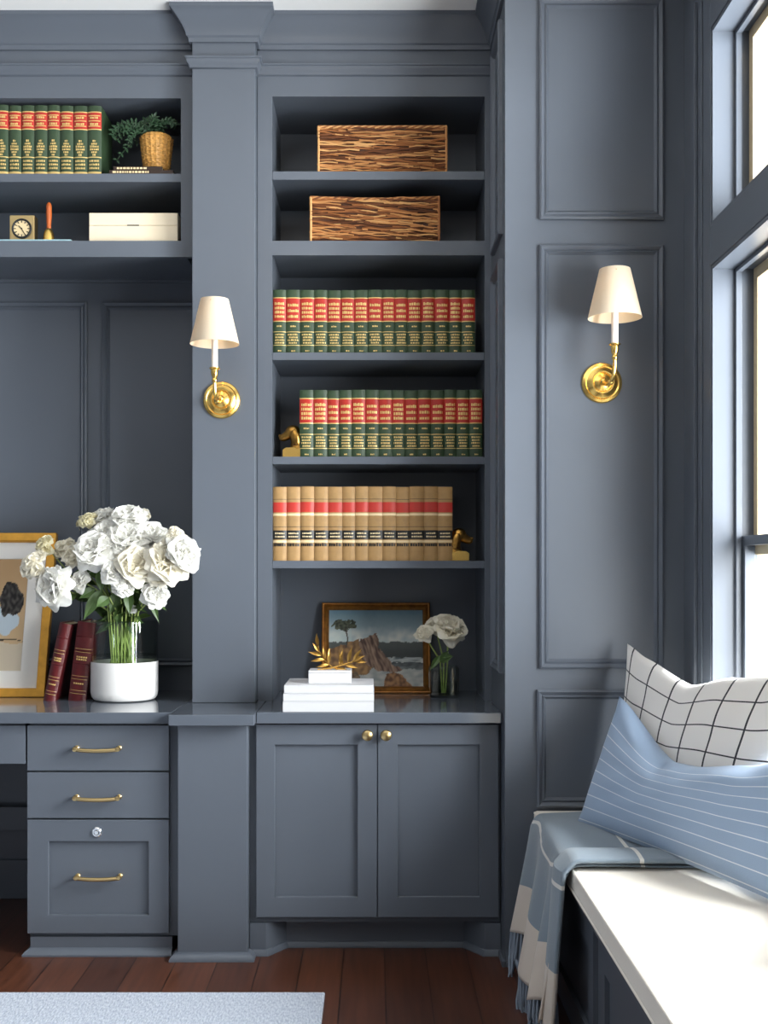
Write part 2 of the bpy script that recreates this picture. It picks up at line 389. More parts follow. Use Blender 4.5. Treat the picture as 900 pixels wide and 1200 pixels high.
# windows: casing is trim, each window has frame, sashes, panes
mb = MB()
mb.box(XC, XW, 3.33, 3.47, SILL-.1, TR1+.14, .004)
for (a, b) in WINS:
    mb.box(XC, XW, a-.15 if a > 1 else a-.14, a, SILL-.1, TR1+.14, .002)
    mb.box(XC, XW, a, b, HEAD, TR0, .003); mb.box(XC, XW, a, b, TR1, TR1+.14, .003)
mb.box(XC-.012, XC, 3.455, 3.475, SILL-.1, TR1+.14, .003); mb.box(XC-.006, XC, 3.40, 3.412, SILL-.1, TR1+.14, .002)
struct(mb, 'trim_13', paint, 'flat window casing around the tall windows')
mb = MB(); mb.box(XC-.004, XO, .05, 3.47, SILL-.04, SILL-.002, .004); struct(mb, 'trim_14', paint, 'window stool below the tall windows')
wi = 0
for (a, b) in WINS:
    for (z0, z1, dh) in ((SILL, HEAD, True), (TR0, TR1, False)):
        wi += 1
        fr = MB()   # jamb lining with stops
        for y0, y1 in ((b-.012, b), (a, a+.012)): fr.box(XC+.004, 1.10, y0, y1, z0, z1, .001)
        fr.box(XC+.004, 1.10, a+.012, b-.012, z1-.012, z1, .001); fr.box(XC+.004, 1.10, a+.012, b-.012, z0, z0+.012, .001)
        for y0, y1 in ((b-.024, b-.012), (a+.012, a+.024)): fr.box(1.035, 1.052, y0, y1, z0+.012, z1-.012, .002)
        fr.box(1.035, 1.052, a+.024, b-.024, z1-.024, z1-.012, .002)
        w = struct(fr, 'window_%d' % wi, paint)
        sash = MB(); st = .032 if dh else .028
        def ring(m, x0, x1, y0, y1, q0, q1, t):
            m.box(x0, x1, y0, y0+t, q0, q1, .002); m.box(x0, x1, y1-t, y1, q0, q1, .002)
            m.box(x0, x1, y0+t, y1-t, q0, q0+t, .002); m.box(x0, x1, y0+t, y1-t, q1-t, q1, .002)
        if dh:
            zm = 1.31
            ring(sash, 1.054, 1.084, a+.014, b-.014, z0+.012, zm+.054, .028)
            sash.build('lower_sash', paint, w)
            s2 = MB(); ring(s2, 1.088, 1.118, a+.014, b-.014, zm, z1-.012, .034); s2.build('upper_sash', outside_cream, w)
            MB().box(1.067, 1.071, a+.04, b-.04, z0+.038, zm+.028).build('pane', pane_glass, w)
            MB().box(1.101, 1.105, a+.04, b-.04, zm+.03, z1-.04).build('pane', pane_glass, w)
        else:
            ring(sash, 1.075, 1.105, a+.014, b-.014, z0+.012, z1-.012, .034); sash.build('sash', outside_cream, w)
            MB().box(1.088, 1.092, a+.04, b-.04, z0+.04, z1-.04).build('pane', pane_glass, w)
        ej = MB()
        for y0, y1 in ((b-.012, b), (a, a+.012)): ej.box(1.1005, XO+.002, y0, y1, z0, z1, .001)
        ej.build('outside_jamb', outside_cream, w)
        ex = MB()
        for y0, y1 in ((b-.02, b+.05), (a-.05, a+.02)): ex.box(XO, XO+.05, y0, y1, z0-.03, z1+.03, .003)
        ex.box(XO, XO+.05, a, b, z1-.02, z1+.04, .003)
        ex.build('outside_casing', outside_brown, w)

# ------------------------------------------------------------------ pillar between the bookcases
pl = thing('pilaster', 'tall square slate blue pilaster between the two bookcases with crown capital', 'pilaster', (-.53, 4.2, 0))
MB().box(PXL, PXR, YP, YBK-.002, .8025, 3.115, .003).build('shaft', paint, pl)
mb = MB(); mb.sweep([(PXL, YB-.002), (PXL, YP), (PXR, YP), (PXR, YB-.002)], crown_prof(3.105, CEIL-.001, .068)); mb.build('capital', paint, pl)
mb = MB(); mb.sweep([(PXL, YB-.002), (PXL, YP), (PXR, YP), (PXR, YB-.002)], NP); mb.build('necking', paint, pl)
MB().box(-.643, -.4155, 3.74, 4.3, .02, .7665, .004).build('pedestal', paint, pl)
SH = [(0, 0), (.024, 0), (.024, .006), (.018, .016), (.006, .024), (0, .026)]
mb = MB(); mb.sweep([(-.643, 3.775), (-.643, 3.74), (-.4155, 3.74), (-.4155, 3.775)], SH); mb.build('base_shoe', paint, pl)
mb = MB(); mb.box(-.664, -.3885, 3.69, 4.3, .7667, .802, .003)
mb.build('ledge', gloss, pl)

# ------------------------------------------------------------------ shelving units
def bookcase(name, label, x0, x1, ox0, ox1, ztop, zbot, shelves, opentop, rails, sid):
    """x0..x1 outer, ox0..ox1 opening"""
    t = thing(name, label, 'bookcase', ((x0+x1)/2, 4.25, zbot))
    f = MB()
    f.box(ox1, x1, YB, YB+.022, zbot, 3.11); f.box(x0, ox0, YB, YB+.022, zbot, 3.11)
    f.box(ox0, ox1, YB, YB+.022, opentop, 3.11)
    for z0, z1 in rails: f.box(ox0, ox1, YB, YB+.022, z0, z1)
    f.build('face_frame', paint, t)
    for a, b in ((ox0-.02, ox0), (ox1, ox1+.02)): MB().box(a, b, YB+.0225, YBK-.012, zbot, opentop+.03).build('side_panel', paint, t)
    MB().box(ox0, ox1, YBK-.012, YBK-.002, zbot, opentop+.03).build('back_panel', paint, t)
    MB().box(ox0, ox1, YB+.0225, YBK-.0125, opentop+.001, opentop+.02).build('top_panel', paint, t)
    for z0, z1 in shelves: MB().box(ox0+.0005, ox1-.0005, YB+.002, YBK-.0125, z0, z1, .0015).build('shelf', paint, t)
    for z0, z1 in rails: MB().box(ox0+.0005, ox1-.0005, YB+.0225, YBK-.0125, z0+.01, z1, .001).build('shelf', paint, t)
    return t
SHR = [(2.649, 2.679), (2.010, 2.037), (1.641, 1.668), (1.272, 1.299)]
bookcase('bookcase', 'tall slate blue bookcase with six open shelves right of the pilaster', PXR+.002, XR-.001, -.3657, .387, 0, .8025, SHR, 2.943, [(2.381, 2.432)], 1)
bookcase('bookcase', 'wide slate blue upper bookcase hanging over the desk', -2.0, PXL-.002, -1.85, -.689, 0, 2.375, [(2.641, 2.671)], 2.937, [(2.375, 2.432)], 2)

# ------------------------------------------------------------------ base cabinets and counters
def shaker(mb, x0, x1, z0, z1, rx0, rx1, rz0, rz1, y=3.78, th=.022, rec=.014):
    c = .0014; loops = [(x0, x1, z0, z1, y+th), (x0, x1, z0, z1, y+c), (x0+c, x1-c, z0+c, z1-c, y), (rx0-c, rx1+c, rz0-c, rz1+c, y), (rx0, rx1, rz0, rz1, y+c), (rx0, rx1, rz0, rz1, y+rec)]
    RR = [[mb.v((a, yy, b)) for a, b in ((xa, za), (xb, za), (xb, zb), (xa, zb))] for xa, xb, za, zb, yy in loops]
    for A, B in zip(RR, RR[1:]):
        for q in range(4): mb.f([A[q], A[(q+1) % 4], B[(q+1) % 4], B[q]])
    mb.f(RR[0][::-1]); mb.f(RR[-1])
    return mb
cb = thing('base_cabinet', 'two door slate blue base cabinet with shaker doors under the tall bookcase', 'cabinet', (0, 4.0, 0))
b = MB(); b.box(-.4145, .412, 3.8035, YBK-.01, .105, .7655); b.build('body', paint, cb)
tk = MB()
tk.prism([(-.413, 3.785), (-.36, 3.785), (-.30, 3.875), (.30, 3.875), (.36, 3.785), (.412, 3.785), (.412, 4.2), (-.413, 4.2)], lambda a, b, h: (a, b, h), .0, .104)
tk.sweep([(-.413, 3.785), (-.36, 3.785), (-.30, 3.875), (.30, 3.875), (.36, 3.785), (.412, 3.785)], [(0, 0), (.014, 0), (.014, .006), (.006, .018), (0, .02)])
tk.build('toe_kick', paint, cb)
for (x0, x1, r0, r1, kx) in ((-.392, .0045, -.3305, -.059, -.0265), (.0075, .404, .073, .342, .0345)):
    d = shaker(MB(), x0, x1, .126, .759, r0, r1, .193, .692).build('door', paint, cb)
    kb = MB(); M = Matrix.Rotation(PI/2, 3, 'X')
    kb.lathe([(.0001, 0), (.009, 0), (.009, .003), (.005, .005), (.0045, .013), (.010, .017), (.017, .022), (.0185, .027), (.016, .032), (.010, .035), (0, .036)], (kx, 3.78, .727), 24, M)
    kn = kb.build('knob', satin_brass, d); kn['label'] = 'round satin brass knob'
ct = MB(); ct.box(-.3875, .411, 3.75, YBK-.013, .766, .802, .003); tag(ct.build('countertop', gloss), 'glossy slate blue counter slab below the tall bookcase', 'countertop')
ct = MB(); ct.box(-2.1, -.6655, 3.75, YBK-.0005, .766, .802, .003); tag(ct.build('desktop', gloss), 'long glossy slate blue desk top under the framed print and bouquet', 'desktop')

def pull(parent, x, z, y=3.78, hw=.0785):
    p = MB()
    for s in (-1, 1):
        p.lathe([(.0001, 0), (.0085, 0), (.0085, .004), (.006, .006), (.006, .022), (.0085, .026), (.0075, .033), (0, .036)], (x+s*(hw-.009), y, z+.004), 16, Matrix.Rotation(PI/2, 3, 'X'))
    pts = [(x+q*(hw-.004), y-.026-.004*(1-q*q), z-.001+.004*q*q) for q in (-1, -.9, -.6, -.3, 0, .3, .6, .9, 1)]
    p.tube(pts, [.005, .0065, .0068, .0068, .0068, .0068, .0068, .0065, .005], 12)
    o = p.build('handle', satin_brass, parent); o['label'] = 'satin brass bar pull'; return o
dk = thing('drawer_cabinet', 'slate blue desk pedestal with three drawers and brass pulls', 'cabinet', (-.91, 4.0, 0))
MB().box(-1.14, -.647, 3.8035, YBK-.01, .06, .7655).build('body', paint, dk)
mb = MB(); mb.box(-1.135, -.669, 3.79, 4.3, 0, .0595); mb.sweep([(-1.135, 4.3), (-1.135, 3.79), (-.668, 3.79)], [(0, 0), (.022, 0), (.022, .006), (.014, .016), (.004, .022), (0, .024)]); mb.build('plinth', paint, dk)
d1 = MB().box(-1.143, -.678, 3.78, 3.802, .608, .756, .0015).build('drawer', paint, dk); pull(d1, -.910, .678)
d2 = MB().box(-1.143, -.678, 3.78, 3.802, .452, .602, .0015).build('drawer', paint, dk); pull(d2, -.910, .518)
d3 = shaker(MB(), -1.143, -.678, .073, .446, -1.073, -.745, .134, .375).build('file_drawer', paint, dk); pull(d3, -.910, .255, 3.794)
lk = MB(); lk.lathe([(.0001, 0), (.0165, 0), (.0165, .003), (.013, .006), (.011, .006), (.010, .004), (.006, .009), (0, .009)], (-.914, 3.78, .406), 24, Matrix.Rotation(PI/2, 3, 'X'))
lk.box(-.9148, -.9132, 3.7705, 3.772, .4005, .4115)
lo = lk.build('lock', chrome, d3); lo['label'] = 'round chrome lock'
ap = thing('apron_drawer', 'shallow slate blue drawer over the dark kneehole at desk left', 'drawer', (-1.55, 3.9, .63))
MB().box(-2.0, -1.149, 3.78, 3.802, .630, .756, .0015).build('front', paint, ap)
MB().box(-1.98, -1.16, 3.8025, 4.2, .645, .765).build('box', paint, ap)
mb = MB(); mb.box(-2.6, -1.1405, 4.405, 4.43, .27, .36, .002); tag(mb.build('modesty_rail', paint), 'dark rail across the back of the desk kneehole', 'rail')

# ------------------------------------------------------------------ books
def spine_y(w, x): return .0065*abs(2*x/w-1)**2.6
def strip(mb, w, z0, z1, f0=0.0, f1=1.0, off=.0005, n=6):
    x0 = w*f0; x1 = w*f1
    mb.grid(lambda u, v: (x0+(x1-x0)*u, spine_y(w, x0+(x1-x0)*u)-off, z0+(z1-z0)*v), n, 1)
def text_line(mb, w, z0, z1, rng, f0=.12, f1=.88, off=.0010):
    x = f0
    while x < f1:
        g = rng.uniform(.05, .14); e = min(x+g, f1)
        hz = (z1-z0)*rng.uniform(.75, 1)
        strip(mb, w, z0, z0+hz, x, e, off, 1); x = e+rng.uniform(.018, .05)
def emblem(mb, w, zc, h, rng):
    for r in range(6):
        q = 1-abs(r-2.5)/3.6
        z = zc-h/2+h*r/6
        text_line(mb, w, z, z+h/6*.75, rng, .5-.36*q, .5+.36*q)
def make_book(style, w, h, d, rng, root):
    cover = {'green': green_cloth, 'tan': tan_cloth, 'green2': green_cloth}[style]
    c = MB(); n = 8; t = .003
    out = [(w*i/n, spine_y(w, w*i/n)) for i in range(n+1)]
    inn = [(t+(w-2*t)*i/n, spine_y(w, w*i/n)+t+.001) for i in range(n+1)]
    pts = out+[(w, d), (w-t, d)]+inn[::-1]+[(t, d), (0, d)]
    c.prism(pts, lambda a, b, hh: (a, b, hh), 0, h); c.build('cover', cover, root)
    MB().box(t+.0003, w-t-.0003, .0105, d-.004, .003, h-.004).build('page_block', pages, root)
    g = MB()
    if style in ('green', 'green2'):
        lab = MB()
        a = 1-.135 if style == 'green' else 1-.10; bb = 1-.49 if style == 'green' else 1-.335
        strip(lab, w, bb*h, a*h); lab.build('title_label', red_label, root)
        for z in (a, bb-.012): strip(g, w, z*h, (z+.014)*h, off=.0011)
        if style == 'green':
            rows = 3 if rng.random() < .6 else 4
            for r in range(rows):
                z = bb+.05+(a-bb-.09)*r/rows
                text_line(g, w, z*h, (z+.045)*h, rng, off=.0011)
            text_line(g, w, .415*h, .44*h, rng, .3, .7)
            strip(g, w, .335*h, .345*h); strip(g, w, .125*h, .135*h)
            for r in range(4): text_line(g, w, (.155+.043*r)*h, (.155+.043*r+.026)*h, rng, .12+.1*rng.random(), .8+.1*rng.random())
            text_line(g, w, .03*h, .052*h, rng, .38, .66)
        else:
            for r in range(3): strip(g, w, (.70+.075*r)*h, (.712+.075*r)*h, .08, .92, .0011)
            for r in range(2): text_line(g, w, (.72+.09*r)*h, (.755+.09*r)*h, rng, .2, .8, .0012)
            emblem(g, w, .40*h, .24*h, rng)
            strip(g, w, .255*h, .268*h); strip(g, w, .02*h, .055*h)
            for r in range(3): text_line(g, w, (.09+.052*r)*h, (.09+.052*r+.03)*h, rng, .15, .85)
        g.build('gilding', gilt, root)
    else:
        lab = MB(); strip(lab, w, .655*h, .79*h); lab.build('title_label', tan_red, root)
        bl = MB(); strip(bl, w, .29*h, .41*h)
        bl.build('volume_label', black_label, root)
        bl = MB(); strip(bl, w, .828*h, .834*h); strip(bl, w, .455*h, .461*h)
        text_line(bl, w, .195*h, .24*h, rng, .06, .94); bl.build('lettering', black_label, root)
        strip(g, w, .608*h, .64*h); strip(g, w, .245*h, .277*h)
        for z in (.315, .36): text_line(g, w, z*h, (z+.022)*h, rng, .14, .86, .0011)
        g.build('bands', cream_band, root)
def book_row(style, n, x0, x1, yf, z, h, d, label, group, seed, gaps=None):
    rng = random.Random(seed); w0 = (x1-x0)/n; protos = []
    ws = [rng.uniform(.93, 1.07) for _ in range(n)]; s = (x1-x0-.0006*n)/(w0*sum(ws)); x = x0
    for i in range(n):
        ord_ = ORD[i+1]
        if i < 4:
            r = thing('law_book', '', 'book', (0, 0, 0), group); make_book(style, w0, h, d, rng, r); protos.append(r)
        else: r = dup(protos[rng.randrange(4)])
        w = w0*ws[i]*s
        r.location = (x, yf+rng.uniform(0, .004), z); r.scale = (w/w0, 1, 1+rng.uniform(-.006, .006))
        r['label'] = label % ord_; x += w+.0006
def bx(x, Y): return (x-440)*Y/1350
YF = 4.10
book_row('green', 15, bx(319.8, YF)+.0006, bx(557, YF), YF, 2.0372, .2265, .16, 'green law book with red label, %s from left below the baskets', 'green law books below the baskets', 1)
book_row('green', 14, bx(351, YF), bx(565.5, YF), YF, 1.6682, .239, .16, 'green law book with red label, %s from left on dog bookend shelf', 'green law books beside the dog bookend', 2)
book_row('tan', 13, bx(319.8, YF)+.0006, bx(530.5, YF), YF, 1.2992, .264, .16, 'tan law book with red band, %s from left on lowest shelf', 'tan law books on the lowest shelf', 3)
book_row('green2', 8, bx(-6, YF), bx(118.5, YF), YF, 2.6712, .250, .17, 'green book with gilt emblem, %s from left above the desk', 'green books above the desk', 4)

# leaning maroon books on the desk
def red_book(label, x, y, w, h, d, lean, yaw, seed):
    r = thing('leather_book', label, 'book', (0, 0, 0), 'maroon books on the desk'); rng = random.Random(seed)
    c = MB(); n = 8; t = .004
    sy = lambda xx: .009*(2*xx/w-1)**2
    out = [(w*i/n, sy(w*i/n)) for i in range(n+1)]; inn = [(t+(w-2*t)*i/n, sy(w*i/n)+t+.001) for i in range(n+1)]
    c.prism(out+[(w, d), (w-t, d)]+inn[::-1]+[(t, d), (0, d)], lambda a, b, hh: (a, b, hh), 0, h)
    for z in (.12, .30, .48, .64, .82):
        c.grid(lambda u, v: (w*u, sy(w*u)-.0022*math.sin(PI*v), (z-.008+.016*v)*h), 8, 4)
    c.build('cover', maroon, r)
    MB().box(t+.0003, w-t-.0003, .016, d-.005, .004, h-.005).build('page_block', pages, r)
    g = MB()
    def st(z0, z1, a, b, off=.0012):
        g.grid(lambda u, v: (w*(a+(b-a)*u), sy(w*(a+(b-a)*u))-off, (z0+(z1-z0)*v)*h), 4, 1)
    for z in (.10, .14, .28, .32, .66, .62): st(z, z+.004, .05, .95)
    for z in (.52, .55, .22):
        x0 = .2
        while x0 < .8:
            e = x0+rng.uniform(.06, .12); st(z, z+.018, x0, min(e, .8)); x0 = e+.04
    g.build('gilding', gilt, r)
    r.rotation_euler = (0, lean, yaw); r.location = (x, y, .8025+abs(0)); return r
red_book('slim maroon leather book leaning steeply nearest the gold framed print', -1.178, 4.075, .042, .285, .19, math.radians(12), 0, 11)
red_book('thicker maroon leather book leaning next to the white bottomed vase', -1.092, 4.085, .062, .285, .20, math.radians(7), 0, 12)

# ------------------------------------------------------------------ baskets
def wicker(label, x0, x1, y0, z0, h, dpt, seed, slope):
    rng = random.Random(seed); t = thing('wicker_basket', label, 'basket', ((x0+x1)/2, y0+dpt/2, z0), 'wicker baskets on the top shelves')
    w = MB()
    def shade():
        q = rng.random(); base = [S(196, 138, 84), S(158, 100, 56), S(112, 66, 36), S(214, 162, 104), S(98, 58, 34)]
        return base[0] if q < .3 else base[1] if q < .55 else base[2] if q < .75 else base[3] if q < .92 else base[4]
    w.col = S(74, 44, 27); w.box(x0+.006, x1-.006, y0+.006, y0+dpt-.006, z0+.002, z0+h-.012)
    for face in ('front', 'left', 'right'):
        L = (x1-x0) if face == 'front' else dpt
        nrow = 30 if face == 'front' else 22
        for r in range(nrow):
            zz = z0+.006+(h-.014)*r/(nrow-1); a = -rng.uniform(0, .12)
            while a < L:
                ln = rng.uniform(.10, .26); b = a+ln; sl = rng.uniform(-.09, .07)+slope; ph = rng.uniform(0, 6); w.col = shade()
                pts = []; rr = rng.uniform(.0020, .0036)
                for q in range(8):
                    s = max(0, min(L, a+(b-a)*q/7))
                    z = min(z0+h-.004, max(z0+.004, zz+(s-(a+b)/2)*sl+.0022*math.sin(ph+s*60)))
                    o = .002+.003*math.sin(ph*2+s*45)
                    pts.append((x0+s, y0+.004-o, z) if face == 'front' else ((x0+.004-o if face == 'left' else x1-.004+o), y0+s, z))
                P = [pts[0]]
                for p in pts[1:]:
                    if (Vector(p)-Vector(P[-1])).length > .004: P.append(p)
                if len(P) > 2: w.tube(P, rr, 5)
                a = b-rng.uniform(.0, .05)
    w.build('weave', twig, t)
    rim = MB()
    for k in range(4):
        rim.col = shade(); P = []
        for q in range(41):
            s = q/40; P.append((x0+(x1-x0)*s, y0+.003+.003*math.sin(s*50+k*1.6), z0+h-.004+.0035*math.cos(s*50+k*1.6)-.006*math.sin(PI*s)*(slope != 0)))
        rim.tube(P, .0032, 6)
        rim.tube([(x0+.002*k/4, y0+dpt*s, z0+h-.004) for s in (0, .5, 1)], .003, 6); rim.tube([(x1-.002*k/4, y0+dpt*s, z0+h-.004) for s in (0, .5, 1)], .003, 6)
    for xx in (x0+.002, x1-.002): rim.col = shade(); rim.tube([(xx, y0+.001, z0+.003), (xx+.001, y0, z0+h/2), (xx, y0+.001, z0+h-.003)], .0045, 6)
    rim.build('rim', twig, t)
wicker('brown woven wicker basket on the topmost shelf of the tall bookcase', bx(372.5, YF), bx(523.5, YF), YF, 2.6795, .168, .28, 21, 0)
wicker('brown woven wicker basket with dipped rim on the second shelf down', bx(363.5, YF), bx(515, YF), YF, 2.4325, .164, .28, 22, -.06)

# ------------------------------------------------------------------ sconces
def sconce(label, xp, yp, zp, xs, ysd, zc):
    """plate on the wall at (xp, yp, zp); candle axis at (xs, ysd); zc: candle bottom"""
    t = thing('wall_sconce', label, 'wall lamp', (xp, yp, zp), 'brass wall sconces')
    R = .064; M = Matrix.Rotation(PI/2, 3, 'X')
    p = MB(); p.lathe([(.0001, 0), (R, 0), (R+.001, .004), (R-.002, .010), (R-.010, .014), (R-.014, .012), (R-.018, .014), (.036, .024), (.031, .024), (.028, .021), (.022, .024), (.010, .030), (0, .031)], (xp, yp, zp), 40, M)
    p.build('backplate', brass, t)
    a = MB(); P0 = Vector((xp, yp-.028, zp)); P3 = Vector((xs, ysd, zc-.045))
    pts = []
    for q in range(15):
        s = q/14; b0 = P0; b1 = P0+Vector((0, -.07, -.03)); b2 = P3+Vector((0, 0, -.075)); b3 = P3
        pts.append(b0*(1-s)**3+3*b1*s*(1-s)**2+3*b2*s*s*(1-s)+b3*s**3)
    a.tube(pts, [.0075]*3+[.0062]*12, 10); a.ball(P0+Vector((0, -.004, 0)), .013)
    a.ball(pts[7], .009); a.build('arm', brass, t)
    c = MB(); c.lathe([(.0001, -.052), (.004, -.052), (.007, -.046), (.0095, -.042), (.0095, -.036), (.007, -.032), (.0085, -.028), (.0115, -.022), (.0125, -.012), (.012, -.004), (.018, 0), (.018, .003), (.011, .004), (.0001, .004)], (xs, ysd, zc), 24)
    c.build('candle_cup', brass, t)
    cs = MB(); cs.lathe([(.0105, .003), (.0105, .125), (.009, .128), (.0001, .128)], (xs, ysd, zc), 20); cs.build('candle_sleeve', candle, t)
    z0 = zc+.082
    s = MB(); r0, r1, h = .0825, .047, .150
    s.lathe([(r0, z0), (r1, z0+h), (r1-.0012, z0+h), (r0-.0012, z0), (r0, z0)], (xs, ysd, 0), 48); sh = s.build('lamp_shade', white_shade, t)
    sp = MB()
    for q in range(3): an = q*2*PI/3+.4; sp.tube([(xs, ysd, z0+.115), (xs+(r1+.004)*math.cos(an), ysd+(r1+.004)*math.sin(an), z0+h-.012)], .0015, 6)
    sp.lathe([(.0001, z0+.108), (.012, z0+.110), (.012, z0+.118), (.0001, z0+.12)], (xs, ysd, 0), 12); sp.build('shade_fitter', brass, t)
    l = bpy.data.lights.new('lamp_bulb', 'POINT'); l.energy = .25; l.color = (1, .80, .55); l.shadow_soft_size = .012
    lo = bpy.data.objects.new('lamp_bulb', l); COL.objects.link(lo); lo.parent = t; lo.location = Vector((xs, ysd, z0+.075))-Vector((xp, yp, zp))
    return t
sconce('brass wall sconce with ivory shade on the pilaster left of the bookcase', (260-440)*YP/1350, YP, CAMZ-(469-668)*YP/1350, (251.5-440)*3.86/1350, 3.86, CAMZ-(432-668)*3.86/1350)
sconce('brass wall sconce with ivory shade on the panel beside the window', (705-440)*YW/1350, YW, CAMZ-(449-668)*YW/1350, (720.5-440)*3.54/1350, 3.54, CAMZ-(404-668)*3.54/1350)

# ------------------------------------------------------------------ window seat, cushion, throw, pillows
ws = thing('window_seat', 'built in slate blue window bench under the cream cushion', 'bench', (.75, 2.1, 0))
MB().box(.545, XW-.001, .35, YW-.001, 0, .41, .002).build('base', paint, ws)
MB().box(.515, XW-.001, .33, YW-.014, .411, .436, .003).build('seat_board', paint, ws)
mb = MB(); fn = LEFTF(.545)
for y0 in (.42, 1.22, 2.02, 2.82): mb.frame(y0, y0+.72, .05, .385, [(0, 0), (0, .012), (.06, .012), (.06, 0)], fn)
mb.build('front_panels', paint, ws)
CT = .498
cu = thing('seat_cushion', 'long cream piped cushion on the window bench', 'cushion', (.75, 2.1, .437))
mb = MB(); mb.box(.504, XW-.003, .36, YW-.005, .4372, CT, .012, seg=4); mb.build('pad', cushion_m, cu)
mb = MB()
for z in (CT-.004, .443): mb.tube([(XW-.01, .362, z), (.515, .362, z), (.507, .370, z), (.5065, 1.0, z), (.5065, 2.4, z), (.5065, YW-.02, z), (.515, YW-.009, z), (XW-.01, YW-.009, z)], .0045, 8)
mb.build('piping', cushion_m, cu)

tm = throw_mat()
def drape(y, v, Lt, Ld, lift=0, xin=.93):
    """cross-section of the throw over the bench front edge at depth y: v 0 on top far inside .. 1 at the hem"""
    tot = Lt+Ld; s = v*tot; r = .03
    if s < Lt-r: return Vector((.492+Lt-s-.0+0, y, CT+.006+lift))
    s2 = s-(Lt-r); arc = r*PI/2
    if s2 < arc:
        a = s2/r; return Vector((.492+r-math.sin(a)*r-.0, y, CT+.006+lift-r+math.cos(a)*r))
    dz = s2-arc
    return Vector((.492-.0, y, CT+.006+lift-r-dz))
th = thing('throw_blanket', 'blue throw with cream bands and fringe draped over the bench corner', 'blanket', (.6, 3.3, .1))
def throw_pt(u, v):
    y = 3.585-(3.585-2.95)*u
    Ld = .36-.03*math.sin(u*9)+.05*u
    p = drape(y, v, .36, Ld)
    if p.z < CT-.02:
        d = (CT-p.z)/.4
        p.x -= .028*d*(1+1.3*math.sin(u*19+.6))*.9+.02*d; p.y += .03*d*math.sin(u*7+1)
    else: p.z += .004*math.sin(u*11+v*9)+.006*math.sin(v*5)*math.sin(u*5)+.004
    return p
mb = MB(); mb.grid(throw_pt, 70, 70, lambda u, v: (u, v, 0)); o = mb.build('cloth', tm, th)
sm = o.modifiers.new('solid', 'SOLIDIFY'); sm.thickness = .005; sm.offset = 1
def fold_pt(u, v):
    y = 3.06-.13*u
    p = drape(y, v, .36, .43, .012)
    if p.z < CT-.0:
        d = (CT-p.z)/.4; p.x -= .012+.03*d+.012*math.sin(u*PI)
    else: p.z += .008+.006*math.sin(u*PI)
    return p
mb = MB(); mb.grid(fold_pt, 14, 60, lambda u, v: (.18+u*.04, v, 0)); o = mb.build('folded_edge', tm, th)
sm = o.modifiers.new('solid', 'SOLIDIFY'); sm.thickness = .010; sm.offset = 0
fr_m = mat('throw_fringe_yarn', S(140, 152, 168), .9)
mb = MB(); rng = random.Random(5)
for k in range(60):
    u = (k+.5)/60; p = throw_pt(u, 1.0); l = rng.uniform(.12, .15)
    mb.tube([p+Vector((rng.uniform(-.004, .004)*q, rng.uniform(-.008, .008)*q, -l*q/3+.004)) for q in range(4)], [.0035, .004, .004, .003], 6)
for k in range(10):
    p = fold_pt((k+.5)/10, 1.0); l = rng.uniform(.08, .1)
    mb.tube([p+Vector((rng.uniform(-.004, .004)*q, rng.uniform(-.004, .004)*q, -l*q/3+.004)) for q in range(4)], [.0035, .004, .004, .003], 6)
mb.build('fringe', fr_m, th)

def pillow(name, label, m, BL, U, V, Nn, Wd, Hh, T, Tb, sag, pinch=.05, nu=56, nv=44, wr=0, group=None):
    """BL lower left corner; U, V unit axes; Nn facing normal; sag(s01, t01) -> (du, dv, dn)"""
    t = MB(); BL = Vector(BL); U = Vector(U).normalized(); V = Vector(V).normalized(); Nn = Vector(Nn).normalized()
    edge = {}
    for side in (1, -1):
        R = []
        for i in range(nu+1):
            row = []
            for j in range(nv+1):
                a = i/nu; b = j/nv; s = 2*a-1; q = 2*b-1
                if side == -1 and (i in (0, nu) or j in (0, nv)): row.append(edge[i, j]); continue
                th_ = (T if side == 1 else Tb)*((1-s**2)**.55)*((1-q**2)**.55)
                ss = s*(1-pinch*(1-q*q)); qq = q*(1-pinch*(1-s*s))
                du, dv, dn = sag(a, b)
                wv = wr*noise.noise(Vector((a*7, b*7, side*3)))*(1-s**6)*(1-q**6)
                p = BL+U*((ss+1)/2*Wd+du)+V*((qq+1)/2*Hh+dv)+Nn*(side*th_+dn+wv)
                vv = t.v(p, (a, b, 0)); edge[i, j] = vv if side == 1 else edge.get((i, j), vv); row.append(vv)
            R.append(row)
        for i in range(nu):
            for j in range(nv): t.f([R[i][j], R[i+1][j], R[i+1][j+1], R[i][j+1]])
    o = t.build(name, m, None, angle=80); return tag(o, label, 'pillow', group)
def pw(a, P):
    """smooth curve through (a, value) pairs"""
    for (a0, v0), (a1, v1) in zip(P, P[1:]):
        if a <= a1: t = (a-a0)/(a1-a0); t = .6*t+.4*t*t*(3-2*t); return v0+(v1-v0)*t
    return P[-1][1]
BL = Vector((.605, 3.45, .512)); BR = Vector((.915, 2.58, .514)); TL = Vector((.742, 3.505, .882))
U = (BR-BL); V = (TL-BL); Nn = U.cross(V)
if Nn.x > 0: Nn = -Nn
def sag1(a, b):
    d = pw(a, [(0, 0), (.37, .142), (.5, .138), (.74, .10), (1, .02)])
    crease = math.exp(-((a-.36-.15*(1-b))/.035)**2)*max(0, b-.55)/.45
    return (0, -d*b**1.7, -.02*b*d/.14-.022*crease*(1-b**8))
pillow('lumbar_pillow', 'pale blue lumbar pillow with thin white stripes at front of bench', lumbar_mat(), BL, U, V, Nn, U.length, V.length, .075, .01, sag1, .03, wr=.006)
BL2 = Vector((.735, 3.60, .512)); TL2 = Vector((.79, 3.612, 1.035)); BR2 = Vector((.918, 2.80, .514))
